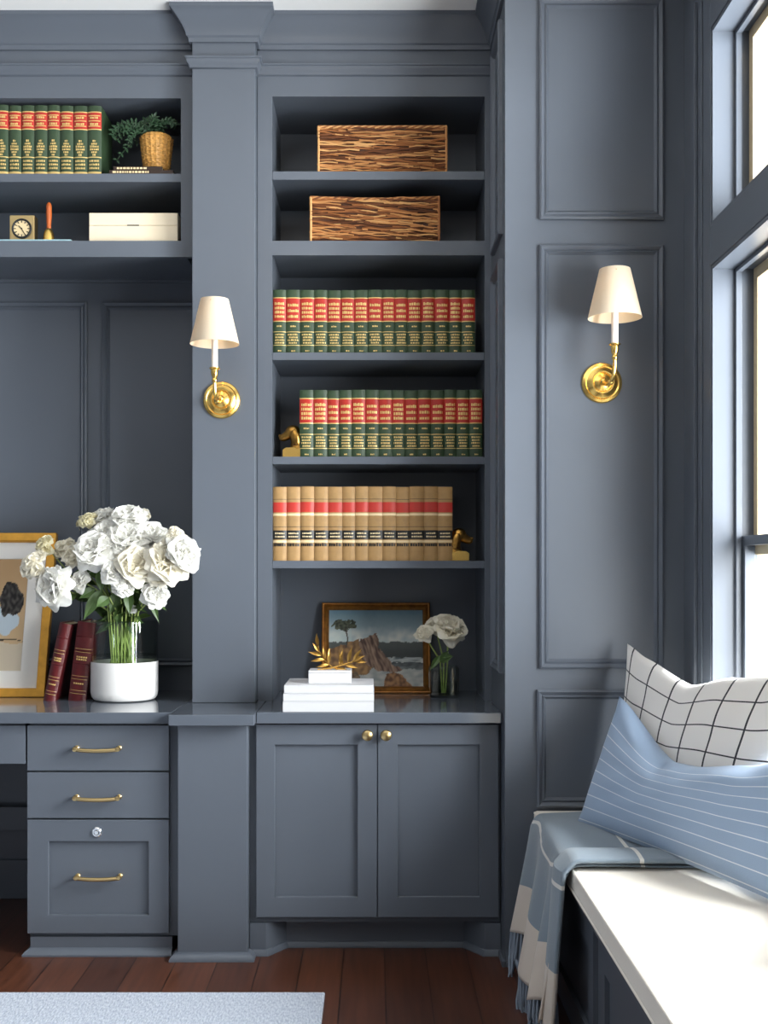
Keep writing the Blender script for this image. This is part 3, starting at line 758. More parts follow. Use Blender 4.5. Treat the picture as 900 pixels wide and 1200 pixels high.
U2 = BR2-BL2; V2 = TL2-BL2; N2 = U2.cross(V2)
if N2.x > 0: N2 = -N2
def sag2(a, b):
    d = pw(a, [(0, 0), (.14, .03), (.43, .080), (.64, .042), (.85, .03), (1, 0)])
    return (0, -d*b**1.7, -.10*a*b)
pillow('throw_pillow', 'white square pillow with black windowpane check by the window', check_mat(), BL2, U2, V2, N2, U2.length, V2.length, .045, .05, sag2, .05, wr=.004)

# ------------------------------------------------------------------ rug
mb = MB(); mb.box(-2.4, -.15, .6, 3.425, .0005, .012, .004)
rugm = rug_mat(); rg = mb.build('area_rug', rugm); tag(rg, 'pale blue grey woven rug on the dark wood floor', 'rug')

# ------------------------------------------------------------------ right counter: books, box, branch, painting, flower vase
CZ = .8022
stk = [(.0305, 0, 331.5, 438, S(236, 236, 238), 'bottom'), (.0265, 1, 332, 438.3, 0, 'middle'), (.0405, 2, 333, 437.6, 0, 'top')]
z = CZ
for (h, i, xa, xb, _, wh) in ((.0340, 0, 331.5, 438, 0, 'bottom'), (.0260, 1, 332, 438.3, 0, 'middle'), (.0265, 2, 333, 437.6, 0, 'top')):
    Y0 = 3.765; x0 = bx(xa, Y0); x1 = bx(xb, Y0); d = .24
    r = thing('coffee_table_book', 'large white book lying flat, %s one of the stack on the counter' % wh, 'book', ((x0+x1)/2, Y0+d/2, z), 'white books stacked on the counter')
    c = MB(); t = .003
    c.box(x0, x1, Y0, Y0+d, z, z+t, .001); c.box(x0, x1, Y0, Y0+d, z+h-t, z+h, .001); c.box(x0, x1, Y0, Y0+.004, z+t, z+h-t)
    c.build('cover', paper_white, r)
    MB().box(x0+.004, x1-.004, Y0+.005, Y0+d-.004, z+t+.0002, z+h-t-.0002).build('page_block', paper_white, r)
    z += h+.0004
ztop = z
wb = thing('keepsake_box', 'small white block box on top of the white book stack', 'box', (bx(386, 3.86), 3.87, ztop))
MB().box(bx(361.5, 3.82), bx(411.5, 3.82), 3.82, 3.92, ztop+.0003, ztop+.034, .0015).build('body', paper_white, wb)
MB().box(bx(361.5, 3.82), bx(411.5, 3.82), 3.82, 3.92, ztop+.0345, ztop+.0425, .0015).build('lid', paper_white, wb)
zb = ztop+.043
def leaf(mb, base, tip, width, nrm, curl=.15, n=8, m=4, thick=0):
    base = Vector(base); tip = Vector(tip); ax = tip-base; L = ax.length; ax.normalize(); nrm = Vector(nrm); side = ax.cross(nrm).normalized(); nn = side.cross(ax).normalized()
    def fn(u, v, o=0):
        w = width*(math.sin(PI*min(1, u*1.02+.0)**.8))*(1-u**6)
        s = 2*v-1
        return base+ax*(L*u)+side*(w*s*.5)+nn*(curl*L*math.sin(PI*u)*.6+abs(s)*w*.18+o)
    if thick:
        mb.grid(lambda u, v: fn(u, v, thick/2), n, m); mb.grid(lambda u, v: fn(u, v, -thick/2), n, m)
    else: mb.grid(fn, n, m)
ob = thing('olive_branch', 'gold metal olive branch sculpture resting on the small white box', 'sculpture', (bx(388, 3.86), 3.86, zb))
gold_leaf = mat('gold_leaf_metal', S(206, 160, 84), .28, 1, noise_amt=.15, noise_scale=40)
PB = lambda x, y, Y: Vector((bx(x, Y), Y, CAMZ-(y-668)*Y/1350))
s1 = [PB(396, 784.5, 3.855), PB(388, 781, 3.86), PB(380, 773, 3.865), PB(374, 763, 3.865), PB(372, 750, 3.868)]
s2 = [PB(372, 784.8, 3.85), PB(388, 783, 3.855), PB(402, 779, 3.86), PB(415, 775, 3.86), PB(424, 773, 3.865)]
st = MB(); st.tube(s1, [.0032, .003, .0026, .0022, .0014], 8); st.tube(s2, [.0032, .003, .0026, .0022, .0014], 8); st.build('stem', gold_leaf, ob)
for (a, b, w) in [((373, 757), (371, 742), .013), ((374, 764), (366, 753), .012), ((377, 768), (361, 764), .013), ((380, 773), (364, 775), .013), ((385, 779), (370, 782), .012),
                  ((385, 778), (386, 760), .012), ((381, 772), (379, 757), .012), ((398, 780), (402, 760), .012), ((402, 779), (397, 762), .011), ((408, 777), (413, 757), .013),
                  ((414, 775), (424, 760), .013), ((412, 776), (428, 768), .013), ((416, 775), (430, 776), .012), ((405, 779), (420, 783), .012), ((394, 783), (410, 786), .010)]:
    m_ = MB(); Y = 3.86; leaf(m_, PB(*a, Y), PB(*b, Y-.006), w, (random.Random(a[0]*7+b[1]).uniform(-.4, .4), -1, .3), .12, thick=.0015)
    m_.build('leaf', gold_leaf, ob)

# landscape painting leaning against the back of the bookcase
def lerp(a, b, t): t = max(0, min(1, t)); return tuple(x+(y-x)*t for x, y in zip(a, b))
def inpoly(x, y, P):
    c = False; j = len(P)-1
    for i in range(len(P)):
        if (P[i][1] > y) != (P[j][1] > y) and x < (P[j][0]-P[i][0])*(y-P[i][1])/(P[j][1]-P[i][1])+P[i][0]: c = not c
        j = i
    return c
def nz(x, y, s, k=0): return noise.noise(Vector((x*s, y*s, k)))
def landscape(u, v):
    X = 185+470*u; Yc = 95+365*(1-v); jx = 8*nz(X, Yc, .05)+4*nz(X, Yc, .15, 3); jy = 7*nz(X, Yc, .05, 9)+3*nz(X, Yc, .2, 5)
    x = X+jx; y = Yc+jy
    c = lerp(S(92, 122, 136), S(160, 174, 176), (y-95)/150)
    cl = nz(X, Yc*2.2, .012, 4)+.4*nz(X, Yc, .04, 6)
    if y > 165: c = lerp(c, S(206, 206, 198), max(0, min(1, (y-175)/50))*max(0, .55+cl))
    if x < 300 and y < 275: c = lerp(c, S(178, 192, 190), (y-150)/120)
    if y > 250+6*nz(X, 0, .03): c = lerp(S(74, 80, 78), S(48, 54, 54), (y-250)/60)
    if y > 322: c = lerp(S(168, 172, 170), S(70, 82, 86), abs(nz(X, Yc*5, .02, 7))*1.6)
    if y > 345: c = lerp(S(52, 58, 60), S(120, 126, 126), (y-345)/50+.4*nz(X, Yc*3, .03, 2))
    if y > 375+10*nz(X, 0, .02, 8): c = lerp(S(170, 170, 164), S(132, 138, 138), .5+.9*nz(X, Yc*2, .03, 1))
    left = [(185, 285), (240, 268), (300, 250), (335, 232), (350, 300), (400, 370), (380, 400), (300, 410), (185, 400)]
    if inpoly(x, y, left): c = lerp(S(92, 66, 44), S(148, 112, 70), .5+nz(X, Yc, .05, 5)*1.2)
    if inpoly(x, y, [(185, 395), (330, 392), (350, 425), (300, 460), (185, 460)]): c = lerp(S(74, 58, 44), S(116, 96, 72), .5+nz(X, Yc*2, .05, 5))
    rock = [(335, 262), (345, 236), (425, 208), (436, 278), (478, 322), (502, 356), (552, 376), (540, 390), (430, 386), (370, 352)]
    if inpoly(x, y, rock):
        k = nz(X*1.6-Yc*.6, 0, .035, 2)+.6*nz(X-Yc*.4, Yc*.3, .1, 1)
        c = lerp(S(72, 50, 42), S(168, 138, 116), .35+k*1.1)
    if inpoly(x, y, [(455, 460), (470, 402), (500, 388), (545, 402), (592, 448), (600, 460)]): c = lerp(S(88, 58, 36), S(150, 108, 70), .5+nz(X, Yc, .06, 3)*1.3)
    d = ((x-268)/62)**2+((y-168)/30)**2+.9*nz(X, Yc, .06, 12)
    if d < .85: c = lerp(S(40, 46, 36), S(84, 88, 70), .5+nz(X, Yc, .09, 3)*1.4)
    if abs(X-(276+4*math.sin(Yc*.06))) < 3.2 and 185 < Yc < 275: c = S(62, 56, 46)
    if abs(X-276-(Yc-200)*-.9) < 2.5 and 180 < Yc < 205: c = S(62, 56, 46)
    return tuple(min(.85, q*1.4) for q in c)
def framed(name, label, cat, m, xl, xr, zb_, zt, yb, yt, bars, artfn, nu, nv, artm, matw=0, th=.022):
    """bottom edge front at (zb_, yb), top front at (zt, yt); bars: frame profile (inset, height)"""
    t = thing(name, label, cat, ((xl+xr)/2, yb, zb_))
    up = Vector((0, yt-yb, zt-zb_)); H = up.length; up.normalize(); nr = Vector((0, -up.z, up.y))
    fn = lambda a, b, h: Vector((a, yb, zb_))+up*b+nr*h
    f = MB(); f.frame(xl, xr, 0, H, bars, fn); 
    f.build('frame', m, t)
    fwd = bars[-1][0]
    bk = MB(); bk.prism([(xl+.003, .003), (xr-.003, .003), (xr-.003, H-.003), (xl+.003, H-.003)], fn, -th+.001, -.0165); bk.build('backing', dark_wood, t)
    a0, a1, b0, b1 = xl+fwd+matw, xr-fwd-matw, fwd+matw, H-fwd-matw
    if matw:
        g = MB(); g.frame(xl+fwd-.002, xr-fwd+.002, fwd-.002, H-fwd+.002, [(0, -.012), (matw+.002, -.012), (matw+.0045, -.0145)], fn); g.build('mat_board', mat_board, t)
    g = MB(); g.grid(lambda u, v: fn(a0-.003+(a1-a0+.006)*u, b0-.003+(b1-b0+.006)*v, -.0135 if matw == 0 else -.015), nu, nv, artfn)
    g.build('canvas' if matw == 0 else 'print', artm, t)
    return t
Yp = 4.33
framed('framed_painting', 'gilt framed landscape painting of a rocky shore behind the white books', 'painting', old_gold, bx(376, Yp), bx(505, Yp), CZ+.0005, CAMZ-(706-668)*4.40/1350, Yp, 4.41,
       [(0, -.022), (0, -.004), (.004, 0), (.007, -.001), (.009, -.004), (.013, -.002), (.019, .0), (.023, -.004), (.026, -.010), (.028, -.0135)], landscape, 150, 112, canvas)
# framed print on the desk
def abstract(u, v):
    c = lerp(S(214, 186, 148), S(190, 154, 112), v+.2*nz(u, v, 3))
    y = v+.015*nz(u, v, 9)
    if y < .27+.03*math.sin(u*5): c = lerp(S(196, 178, 152), S(214, 200, 178), u)
    if abs(y-(.265+.018*math.sin(u*9+1))) < .012*(1-abs(2*u-1.1)): c = S(44, 40, 38)
    if ((u-.72)/.17)**2+((v-.45)/.13)**2 < 1+.5*nz(u, v, 8, 2): c = S(190, 204, 214)
    if ((u-.78)/.17)**2+((v-.62)/.16)**2 < 1+.8*nz(u, v, 9, 5): c = lerp(S(34, 32, 32), S(90, 86, 82), .3+nz(u, v, 25))
    return c
framed('framed_print', 'abstract print in bright gold frame with white mat on the desk', 'picture', gold_frame, bx(52, 4.2)-.46, bx(52, 4.2), CZ+.0005, CAMZ-(624-668)*4.32/1350, 4.2, 4.36,
       [(0, -.022), (0, 0), (.002, .002), (.030, .002), (.033, -.001), (.035, -.012)], abstract, 90, 110, print_m, .062)

# ------------------------------------------------------------------ flowers
def blossom(mb, c, axis, R, rng, layers=((5, .25, .62), (6, .6, .8), (7, .95, .95), (8, 1.35, 1.0)), nu=5, nv=6):
    c = Vector(c); axis = Vector(axis).normalized(); q = axis.to_track_quat('Z', 'Y').to_matrix()
    for li, (n, op, ln) in enumerate(layers):
        for k in range(n):
            az = 2*PI*k/n+li*.55+rng.uniform(-.25, .25); L = R*ln*rng.uniform(.88, 1.1); o = op*rng.uniform(.8, 1.2); Wd = R*rng.uniform(.62, .85); sd = rng.uniform(0, 99); ruf = R*.14
            ca, sa = math.cos(az), math.sin(az)
            def fn(u, v):
                s = 2*u-1; t = v
                rho = L*t*math.sin(o*(.35+.65*t)); h = L*t*math.cos(o*(.35+.65*t))*.95-.25*R
                wd = Wd*(math.sin(PI*min(.86, .18+.70*t)))*s*(.35+.65*min(1, t*1.8))
                rf = ruf*t*t*noise.noise(Vector((s*2.2, t*2, sd)))
                rho += rf-.22*R*s*s*t; h += rf*.8+.10*R*s*s*t-.12*R*max(0, t-.75)*4*o*.5
                return c+q @ Vector((rho*ca-wd*sa, rho*sa+wd*ca, h))
            mb.grid(fn, nu, nv)
    mb.ball(c-axis*R*.2, R*.28, 8, 6)
def cluster(mb, c, axis, R, rng, n=7):
    c = Vector(c); axis = Vector(axis).normalized(); q = axis.to_track_quat('Z', 'Y').to_matrix()
    for k in range(n):
        az = k*2.4; rr = .55*R*math.sqrt((k+.3)/n); d = q @ Vector((rr*math.cos(az), rr*math.sin(az), R*.35*(1-(k/n)**1.2)+rng.uniform(-.1, .1)*R))
        blossom(mb, c+d, (axis+d.normalized()*.9), R*rng.uniform(.42, .56), rng, ((4, .5, .7), (5, 1.0, .9), (5, 1.4, 1.0)), 4, 4)
VX, VY = bx(146, 4.13), 4.13
vs_ = thing('vase', 'cylindrical glass vase with white ceramic bottom beside the maroon books', 'vase', (VX, VY, CZ))
cz = CZ; R = .119
mb = MB(); mb.lathe([(.0001, cz+.0005), (.095, cz+.0005), (.108, cz+.004), (.116, cz+.014), (R, cz+.03), (R, cz+.138), (R-.006, cz+.138), (R-.006, cz+.03), (.0001, cz+.02)], (VX, VY, 0), 56); mb.build('ceramic_base', ceramic, vs_)
mb = MB(); mb.lathe([(R-.0005, cz+.1385), (R-.0005, cz+.282), (R-.0025, cz+.2845), (R-.0045, cz+.282), (R-.0045, cz+.1385), (R-.0005, cz+.1385)], (VX, VY, 0), 56); mb.build('glass_cylinder', vase_glass, vs_)
mb = MB(); mb.lathe([(.0001, cz+.16), (R-.0062, cz+.16)], (VX, VY, 0), 40); mb.build('water', water_m, vs_)
FL = [  # px, py, radius px, depth, kind, material, label
 (42, 663, 21, 4.02, 'c', 'c', 'ruffled cream stock bloom at the far left tip of the bouquet'),
 (62, 687, 25, 3.98, 'b', 'w', 'wide white peony drooping low on the left over the frame edge'),
 (53, 641, 14, 4.08, 'c', 'y', 'small yellowish bloom on top of the left cluster over the print'),
 (76, 645, 17, 4.10, 'c', 'c', 'cream bloom between left tip and white centre of the bouquet'),
 (92, 650, 18, 4.04, 'b', 'c', 'upright cream bloom just left of the bright white rose'),
 (103, 612, 15, 4.12, 'c', 'y', 'pale yellow bloom at the upper left of the bouquet crown'),
 (123, 606, 15, 4.14, 'b', 'w', 'white bloom rising between the yellow bloom and the crown top'),
 (111, 645, 23, 3.99, 'b', 'w', 'bright white rose at left centre of the bouquet'),
 (126, 626, 20, 4.06, 'b', 'w', 'white bloom behind the bright rose at left centre'),
 (150, 607, 20, 4.08, 'b', 'w', 'tall white bloom forming the top of the bouquet'),
 (150, 632, 24, 4.02, 'b', 'w', 'large white bloom in the middle of the bouquet'),
 (168, 603, 9, 4.14, 'c', 'c', 'tiny greenish white bud cluster right of the bouquet top'),
 (179, 630, 20, 4.06, 'b', 'w', 'white bloom on the right shoulder of the bouquet'),
 (161, 662, 22, 3.96, 'b', 'c', 'broad blush white bloom facing front below the centre'),
 (136, 669, 16, 3.96, 'b', 'w', 'small white bloom left of the broad blush bloom'),
 (144, 688, 14, 3.96, 'c', 'w', 'lowest white bloom hanging at the front of the bouquet'),
 (196, 658, 24, 3.95, 'b', 'c', 'big blush white bloom on the right side near the pilaster'),
 (214, 648, 20, 3.94, 'b', 'w', 'rightmost white bloom overlapping the pilaster edge'),
 (207, 629, 13, 3.96, 'c', 'c', 'green eyed bloom at upper right of the bouquet by the pilaster'),
 (185, 672, 15, 3.97, 'b', 'c', 'blush bloom tucked under the big right hand blooms'),
 (183, 697, 15, 3.98, 'b', 'w', 'white bloom hanging low on the right above the glass'),
 (95, 681, 12, 4.00, 'b', 'w', 'small white bloom low left of the bright white rose'),
 (155, 714, 5, 4.03, 'b', 'w', 'tiny white bud among the stems above the vase mouth')]
rng = random.Random(77)
fc = Vector((VX, 4.10, CAMZ-(690-668)*4.1/1350))
for i, (x, y, r, Y, kd, mm, lab) in enumerate(FL):
    c = PB(x, y, Y); Rr = r*Y/1350*1.27
    ax = (c-fc).normalized()*.8+Vector((0, -.75, .25))
    t = thing('flower', lab, 'flower', c, 'white flowers in the glass vase')
    m_ = MB(); (blossom if kd == 'b' else cluster)(m_, c, ax, Rr, rng); m_.build('blossom', {'w': petal_w, 'c': petal_c, 'y': petal_y}[mm], t, angle=70)
    an = rng.uniform(0, 2*PI); ro = rng.uniform(.03, .085)
    bt = Vector((VX+ro*math.cos(an), VY+ro*math.sin(an)*.9, cz+.035))
    mid = Vector((VX-.3*ro*math.cos(an)+(c.x-VX)*.14, VY-.02-.3*ro*math.sin(an), cz+.285)); e = c-ax.normalized()*Rr*.35
    pts = []
    for q in range(13):
        s = q/12
        p = bt*(1-s)**2+2*(mid*2-(bt+e)*.5)*s*(1-s)*.5+0*bt if False else None
        # two blended legs through the vase mouth
        if s < .5: k_ = s/.5; p = bt.lerp(mid, k_)
        else:
            k_ = (s-.5)/.5; ctl = mid+(mid-bt).normalized()*.05; p = mid*(1-k_)**2+ctl*2*k_*(1-k_)+e*k_*k_
        pts.append(p)
    m_ = MB(); m_.tube(pts, [.0034]*9+[.003, .003, .0028, .0028], 7); m_.build('stem', stem_m, t)
    if r > 10:
        m_ = MB()
        for q in range(5):
            s = rng.randrange(6, 12); b0 = pts[s]
            d = Vector((rng.uniform(-1, 1)+(c.x-VX)*3, rng.uniform(-1.1, .1), rng.uniform(-.9, .5))).normalized()
            ln = rng.uniform(.05, .095)
            leaf(m_, b0, b0+d*ln, rng.uniform(.022, .036), (rng.uniform(-.5, .5), -.7, .8), rng.uniform(-.1, .25))
        m_.build('leaves', leaf_m, t)
# leafy sprigs above the vase mouth
for i, (x, y, x2, y2, w, Y, lab) in enumerate([(120, 690, 97, 728, .036, 4.02, 'long green leaf drooping at the left over the maroon books'), (128, 700, 112, 712, .034, 3.98, 'pale green leaf at front left of the vase mouth'),
     (172, 690, 187, 732, .024, 4.0, 'narrow green leaf drooping at the right of the vase'), (165, 685, 176, 716, .03, 4.02, 'green leaf hanging right of the stems'),
     (112, 668, 84, 672, .03, 4.05, 'dark green leaf pointing left under the white blooms'), (120, 665, 118, 695, .036, 4.0, 'broad green leaf below the bright white rose'), (140, 690, 128, 720, .032, 4.03, 'green leaf hanging left of the stems'),
     (128, 655, 140, 690, .040, 4.05, 'dark leaf between the white blooms at bouquet centre'), (176, 660, 172, 695, .040, 4.05, 'dark leaf under the right hand blooms'), (150, 690, 152, 722, .030, 4.0, 'upright green leaf in the middle of the stems'),
     (112, 690, 92, 702, .030, 4.02, 'short dark leaf at left under the small white rose'), (178, 700, 196, 716, .024, 4.03, 'thin leaf curving right beside the low white bloom'), (105, 665, 122, 682, .034, 4.02, 'green leaf filling the gap right of the drooping peony')]):
    t = thing('foliage_sprig', lab, 'leaf', PB(x, y, Y), 'green leaves in the bouquet')
    m_ = MB(); leaf(m_, PB(x, y, Y), PB(x2, y2, Y-.02), w*1.15, (.2, -1, .2), .12, 12, 6); m_.build('leaf', leaf_m, t)
    m_ = MB(); m_.tube([PB(x, y, Y), PB((x+146)/2, (y+735)/2, 4.05), Vector((VX+(x-146)*.0008, VY-.03, cz+.06))], .0028, 6); m_.build('stem', stem_m, t)

# peony in the square bud vase
gv = thing('bud_vase', 'small clear glass cube vase at right of the landscape painting', 'vase', (bx(520, 4.2), 4.2, CZ))
x0, x1 = bx(503, 4.17), bx(538, 4.17); z1 = CAMZ-(781-668)*4.17/1350
mb = MB(); y0, y1 = 4.15, 4.15+(x1-x0)
def rsq(x0, x1, y0, y1, r, n=5):
    P = []
    for cx, cy, a0 in ((x1-r, y1-r, 0), (x0+r, y1-r, PI/2), (x0+r, y0+r, PI), (x1-r, y0+r, 1.5*PI)):
        for q in range(n+1): a = a0+q*PI/2/n; P.append((cx+r*math.cos(a), cy+r*math.sin(a)))
    return P
def loftring(mb, rings):
    RR = [[mb.v((a, b, z)) for a, b in P] for P, z in rings]
    for A, B in zip(RR, RR[1:]):
        for q in range(len(A)): mb.f([A[q], A[(q+1) % len(A)], B[(q+1) % len(A)], B[q]])
    mb.f(RR[0][::-1]); mb.f(RR[-1])
loftring(mb, [(rsq(x0+.006, x1-.006, y0+.006, y1-.006, .012), CZ+.0005), (rsq(x0, x1, y0, y1, .016), CZ+.008), (rsq(x0, x1, y0, y1, .016), z1-.01), (rsq(x0+.004, x1-.004, y0+.004, y1-.004, .016), z1),
              (rsq(x0+.008, x1-.008, y0+.008, y1-.008, .014), z1-.002), (rsq(x0+.006, x1-.006, y0+.006, y1-.006, .014), z1-.012), (rsq(x0+.006, x1-.006, y0+.006, y1-.006, .014), CZ+.012)])
mb.build('glass', vase_glass, gv)
mb = MB(); loftring(mb, [(rsq(x0+.0065, x1-.0065, y0+.0065, y1-.0065, .014), CZ+.0125), (rsq(x0+.0065, x1-.0065, y0+.0065, y1-.0065, .014), CZ+.055)]); mb.build('water', water_m, gv)
for (x, y, r, Y, lab) in ((527, 737, 22, 4.16, 'full cream peony leaning right in the glass cube vase'), (497, 743, 12, 4.15, 'smaller cream peony in front of the painting edge'), (511, 735, 14, 4.20, 'cream bloom nestled between the two peonies by painting')):
    c = PB(x, y, Y); t = thing('peony', lab, 'flower', c, 'cream peonies in the cube vase'); Rr = r*Y/1350*1.1; ax = Vector(((x-512)*.02, -.7, .7))
    m_ = MB(); blossom(m_, c, ax, Rr, rng); m_.build('blossom', petal_c, t, angle=70)
    e = c-ax.normalized()*Rr*.3
    m_ = MB(); m_.tube([Vector(((x0+x1)/2+(x-512)*.0004, 4.20, CZ+.016)), Vector(((x0+x1)/2+(x-512)*.0009, 4.19, z1+.02)), e], [.003, .003, .0026], 7); m_.build('stem', stem_m, t)
    if r > 12:
        m_ = MB(); b0 = PB(516, 790-r, 4.17)
        for dx, dy in (((8, -14), (-10, 12))[r > 15], (12, -6)): leaf(m_, b0, PB(516+dx*1.3, 775+dy, 4.15), .022, (0, -1, .3), .1)
        m_.build('leaves', leaf_m, t)

# ------------------------------------------------------------------ dog bookends
def dog(label, xc, Y, z, sgn):
    t = thing('bookend', label, 'bookend', (xc, Y, z), 'brass dog head bookends')
    b = MB(); b.prism([(-.036, 0), (.036, 0), (.036, .026), (.016, .034), (-.024, .034), (-.036, .026)], lambda a, c, h: (xc-sgn*a*.95, Y+h, z+.0005+c), -.028, .028)
    b.build('base', brass, t)
    h = MB(); P = lambda a, c, d=0: Vector((xc+sgn*a, Y+d, z+c))
    h.tube([P(-.016, .030), P(-.019, .050), P(-.016, .068), P(-.008, .083), P(.000, .090)], [.029, .026, .024, .022, .019], 14)
    h.ball(P(.000, .092), (.028, .024, .026)); h.tube([P(.006, .090), P(.020, .081), P(.032, .074), P(.037, .072)], [.022, .0165, .0145, .0125], 12); h.ball(P(.037, .073), .013); h.ball(P(.046, .079), .006)
    h.build('dog_head', antique, t)
    for s in (-1, 1):
        e = MB(); e.ball(P(-.012, .070, s*.026), (.015, .008, .030), mat4=Matrix.Rotation(sgn*.25, 3, 'Y')); e.build('ear', antique, t)
    e = MB(); e.lathe([(.0272+.0032*math.cos(a), .003*math.sin(a)) for a in [q*PI/4 for q in range(9)]], P(-.022, .050), 20, Matrix.Rotation(sgn*.35, 3, 'Y')); e.build('collar', maroon, t)
dog('brass dog head bookend facing left beside the green books', bx(341, 4.13)+.006, 4.135, 1.6682, -1)
dog('brass dog head bookend facing right at end of the tan books', bx(537, 4.13)+.003, 4.135, 1.2992, 1)

# ------------------------------------------------------------------ shelf over the desk: plant, flat books, box, clock, bell
ZL1, ZL2 = 2.6712, 2.4322
z = ZL1
fb = [(128, 203, .0135, 'lower'), (133, 190, .0125, 'upper')]
for (xa, xb, h, wh) in fb:
    Y0 = 4.087; x0, x1 = bx(xa, Y0), min(bx(xb, Y0), -.695)
    r = thing('paperback_book', 'flat dark book with pale spine lettering, %s of two under the rattan pot' % wh, 'book', ((x0+x1)/2, Y0+.07, z), 'flat books under the rattan pot')
    c = MB(); c.box(x0, x1, Y0, Y0+.14, z, z+.0015); c.box(x0, x1, Y0, Y0+.14, z+h-.0015, z+h); c.box(x0, x1, Y0, Y0+.002, z+.0015, z+h-.0015); c.build('cover', dark_wood, r)
    MB().box(x0+.002, x1-.002, Y0+.003, Y0+.137, z+.0017, z+h-.0017).build('page_block', pages, r)
    g = MB(); xx = x0+.012; rg_ = random.Random(int(xa))
    while xx < x0+(x1-x0)*.62:
        e = xx+rg_.uniform(.004, .012); g.box(xx, e, Y0-.0006, Y0-.0001, z+h*.25, z+h*.78); xx = e+.003
    g.build('lettering', cream_band, r); z += h+.0004
zp = z
PX, PY = bx(183.5, 4.16), 4.16
pt = thing('potted_plant', 'small trailing fern in golden woven rattan pot on flat books', 'plant', (PX, PY, zp))
mb = MB(); kp = 4.21/1350; hh = .132
prof = [(.0001, .0005), (.040, .0005), (.044, .01), (.050, .05), (.056, .095), (.058, .115), (.055, .126), (.051, hh), (.047, hh), (.050, .115), (.044, .06), (.0001, .05)]
mb.lathe([(r, zp+zz) for r, zz in prof], (PX, PY, 0), 72, ripple=lambda a, z_: .025*math.cos(a*18) if True else 0)
for q in range(9):
    zz = .012+.0135*q; rr = .0445+.0135*(zz/.115)
    mb.tube([(PX+(rr+.002*math.cos(k_*PI+q*PI))*math.cos(k_*2*PI/36), PY+(rr+.002*math.cos(k_*PI+q*PI))*math.sin(k_*2*PI/36), zp+zz) for k_ in range(37)], .0022, 5, cap=False)
mb.build('pot', rattan, pt)
rf = random.Random(9)
fr_pts = []
st = MB(); lv = MB()
for k_ in range(26):
    tx = rf.uniform(-1, .75); L = rf.uniform(.07, .15)
    tgt = Vector((PX+tx*.13-.02, PY-rf.uniform(.0, .06), zp+hh+rf.uniform(-.10 if tx < -.35 else .02, .045)))
    p0 = Vector((PX+rf.uniform(-.03, .03), PY+rf.uniform(-.03, .02), zp+hh-.01)); c1 = (p0+tgt)/2+Vector((tx*.02, -.01, .06))
    tgt.z = min(tgt.z, 2.925)
    P = [p0*(1-s)**2+c1*2*s*(1-s)+tgt*s*s for s in [q/8 for q in range(9)]]
    for p in P: p.z = min(p.z, 2.925); p.x = min(p.x, -.70)
    st.tube(P, .0012, 5)
    for q in range(1, 9):
        for sgn in (-1, 1):
            d = (P[q]-P[q-1]).normalized(); sd = d.cross(Vector((0, -1, .2))).normalized()*sgn
            tip = P[q]+sd*rf.uniform(.012, .02)+d*.008; tip.x = min(tip.x, -.695)
            leaf(lv, P[q], tip, .009, (rf.uniform(-.3, .3), -1, .3), .1, 4, 2)
st.build('stems', fern_m, pt); lv.build('fronds', fern_m, pt)

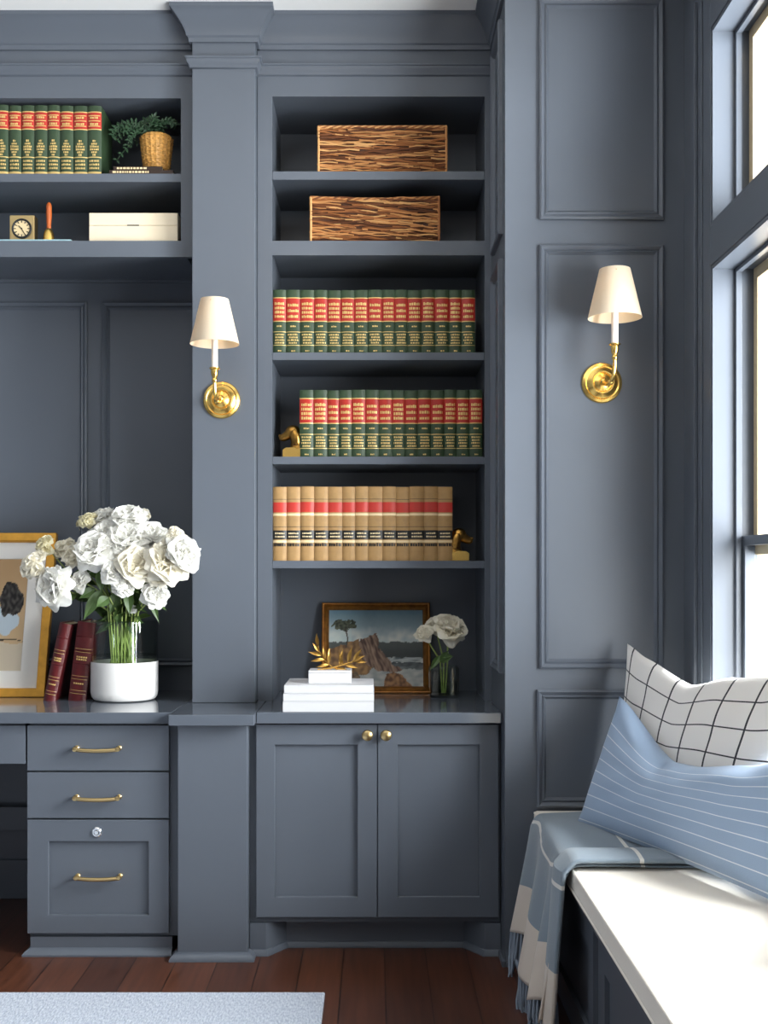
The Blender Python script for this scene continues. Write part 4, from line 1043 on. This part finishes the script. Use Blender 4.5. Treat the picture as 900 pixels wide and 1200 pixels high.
wbx = thing('storage_box', 'ivory lidded box with slit pull on shelf over the desk', 'box', (bx(156, 4.12), 4.22, ZL2))
x0, x1 = bx(104.5, 4.11), bx(208.3, 4.11); zt = CAMZ-(249.5-668)*4.11/1350; zs = CAMZ-(264-668)*4.11/1350
mb = MB(); mb.box(x0, x1, 4.11, 4.36, ZL2+.0003, zs-.0008, .0015); mb.build('body', pale_wood, wbx)
mb = MB(); mb.box(x0, x1, 4.11, 4.36, zs, zt, .0015); mb.build('lid', pale_wood, wbx)
xc = bx(156, 4.11); MB().box(xc-.021, xc+.021, 4.1085, 4.12, zs-.002, zs+.0015).build('finger_slot', dark, wbx)
x1 = bx(84, 4.11); x0 = x1-.44
r = thing('notebook', 'slim pale blue book lying flat under the clock and bell', 'book', ((x0+x1)/2, 4.25, ZL2))
mb = MB(); mb.box(x0, x1, 4.10, 4.36, ZL2+.0003, ZL2+.0025); mb.box(x0, x1, 4.10, 4.36, ZL2+.0085, ZL2+.0105); mb.box(x0, x1, 4.10, 4.102, ZL2+.0025, ZL2+.0085); mb.build('cover', blue_cover, r)
MB().box(x0+.003, x1-.003, 4.1025, 4.357, ZL2+.0027, ZL2+.0083).build('page_block', pages, r)
zc = ZL2+.0108
ck = thing('desk_clock', 'small square brass desk clock with black rimmed round dial', 'clock', (bx(26, 4.16), 4.16, zc))
x0, x1 = bx(11, 4.14), bx(40.5, 4.14); zt = CAMZ-(252-668)*4.14/1350; cx = (x0+x1)/2; czz = (zc+zt)/2
MB().box(x0, x1, 4.14, 4.185, zc+.0003, zt, .004).build('case', satin_brass, ck)
M = Matrix.Rotation(PI/2, 3, 'X')
mb = MB(); mb.lathe([(.0001, 0), (.031, 0), (.031, .002), (.0001, .002)], (cx, 4.14, czz), 40, M); mb.build('dial', cream_band, ck)
mb = MB(); mb.lathe([(.029, .001), (.036, .001), (.036, .004), (.033, .006), (.029, .004), (.029, .001)], (cx, 4.14, czz), 40, M)
for q in range(12):
    a = q*PI/6; mb.tube([(cx+.021*math.sin(a), 4.1372, czz+.021*math.cos(a)), (cx+.028*math.sin(a), 4.1372, czz+.028*math.cos(a))], .0016, 5)
mb.build('bezel', dark, ck)
mb = MB(); mb.tube([(cx, 4.1362, czz), (cx-.011, 4.1362, czz+.010)], .0014, 5); mb.tube([(cx, 4.1355, czz), (cx+.010, 4.1355, czz-.018)], .0011, 5); mb.ball((cx, 4.136, czz), .0026); mb.build('hands', dark, ck)
hb = thing('hand_bell', 'small brass hand bell with turned amber wood handle beside clock', 'bell', (bx(57.3, 4.16), 4.16, zc))
mb = MB(); mb.lathe([(.0001, .003), (.017, .003), (.0215, .0005), (.0215, .004), (.020, .018), (.0185, .034), (.015, .046), (.009, .055), (.0001, .057)], (hb.location.x, 4.16, zc), 32); mb.build('bell', brass, hb)
mb = MB(); mb.lathe([(.0001, .055), (.007, .055), (.0085, .060), (.0075, .066), (.0085, .08), (.0105, .105), (.0095, .122), (.0105, .130), (.009, .142), (.005, .149), (0, .151)], (hb.location.x, 4.16, zc), 24); mb.build('handle', amber_wood, hb)
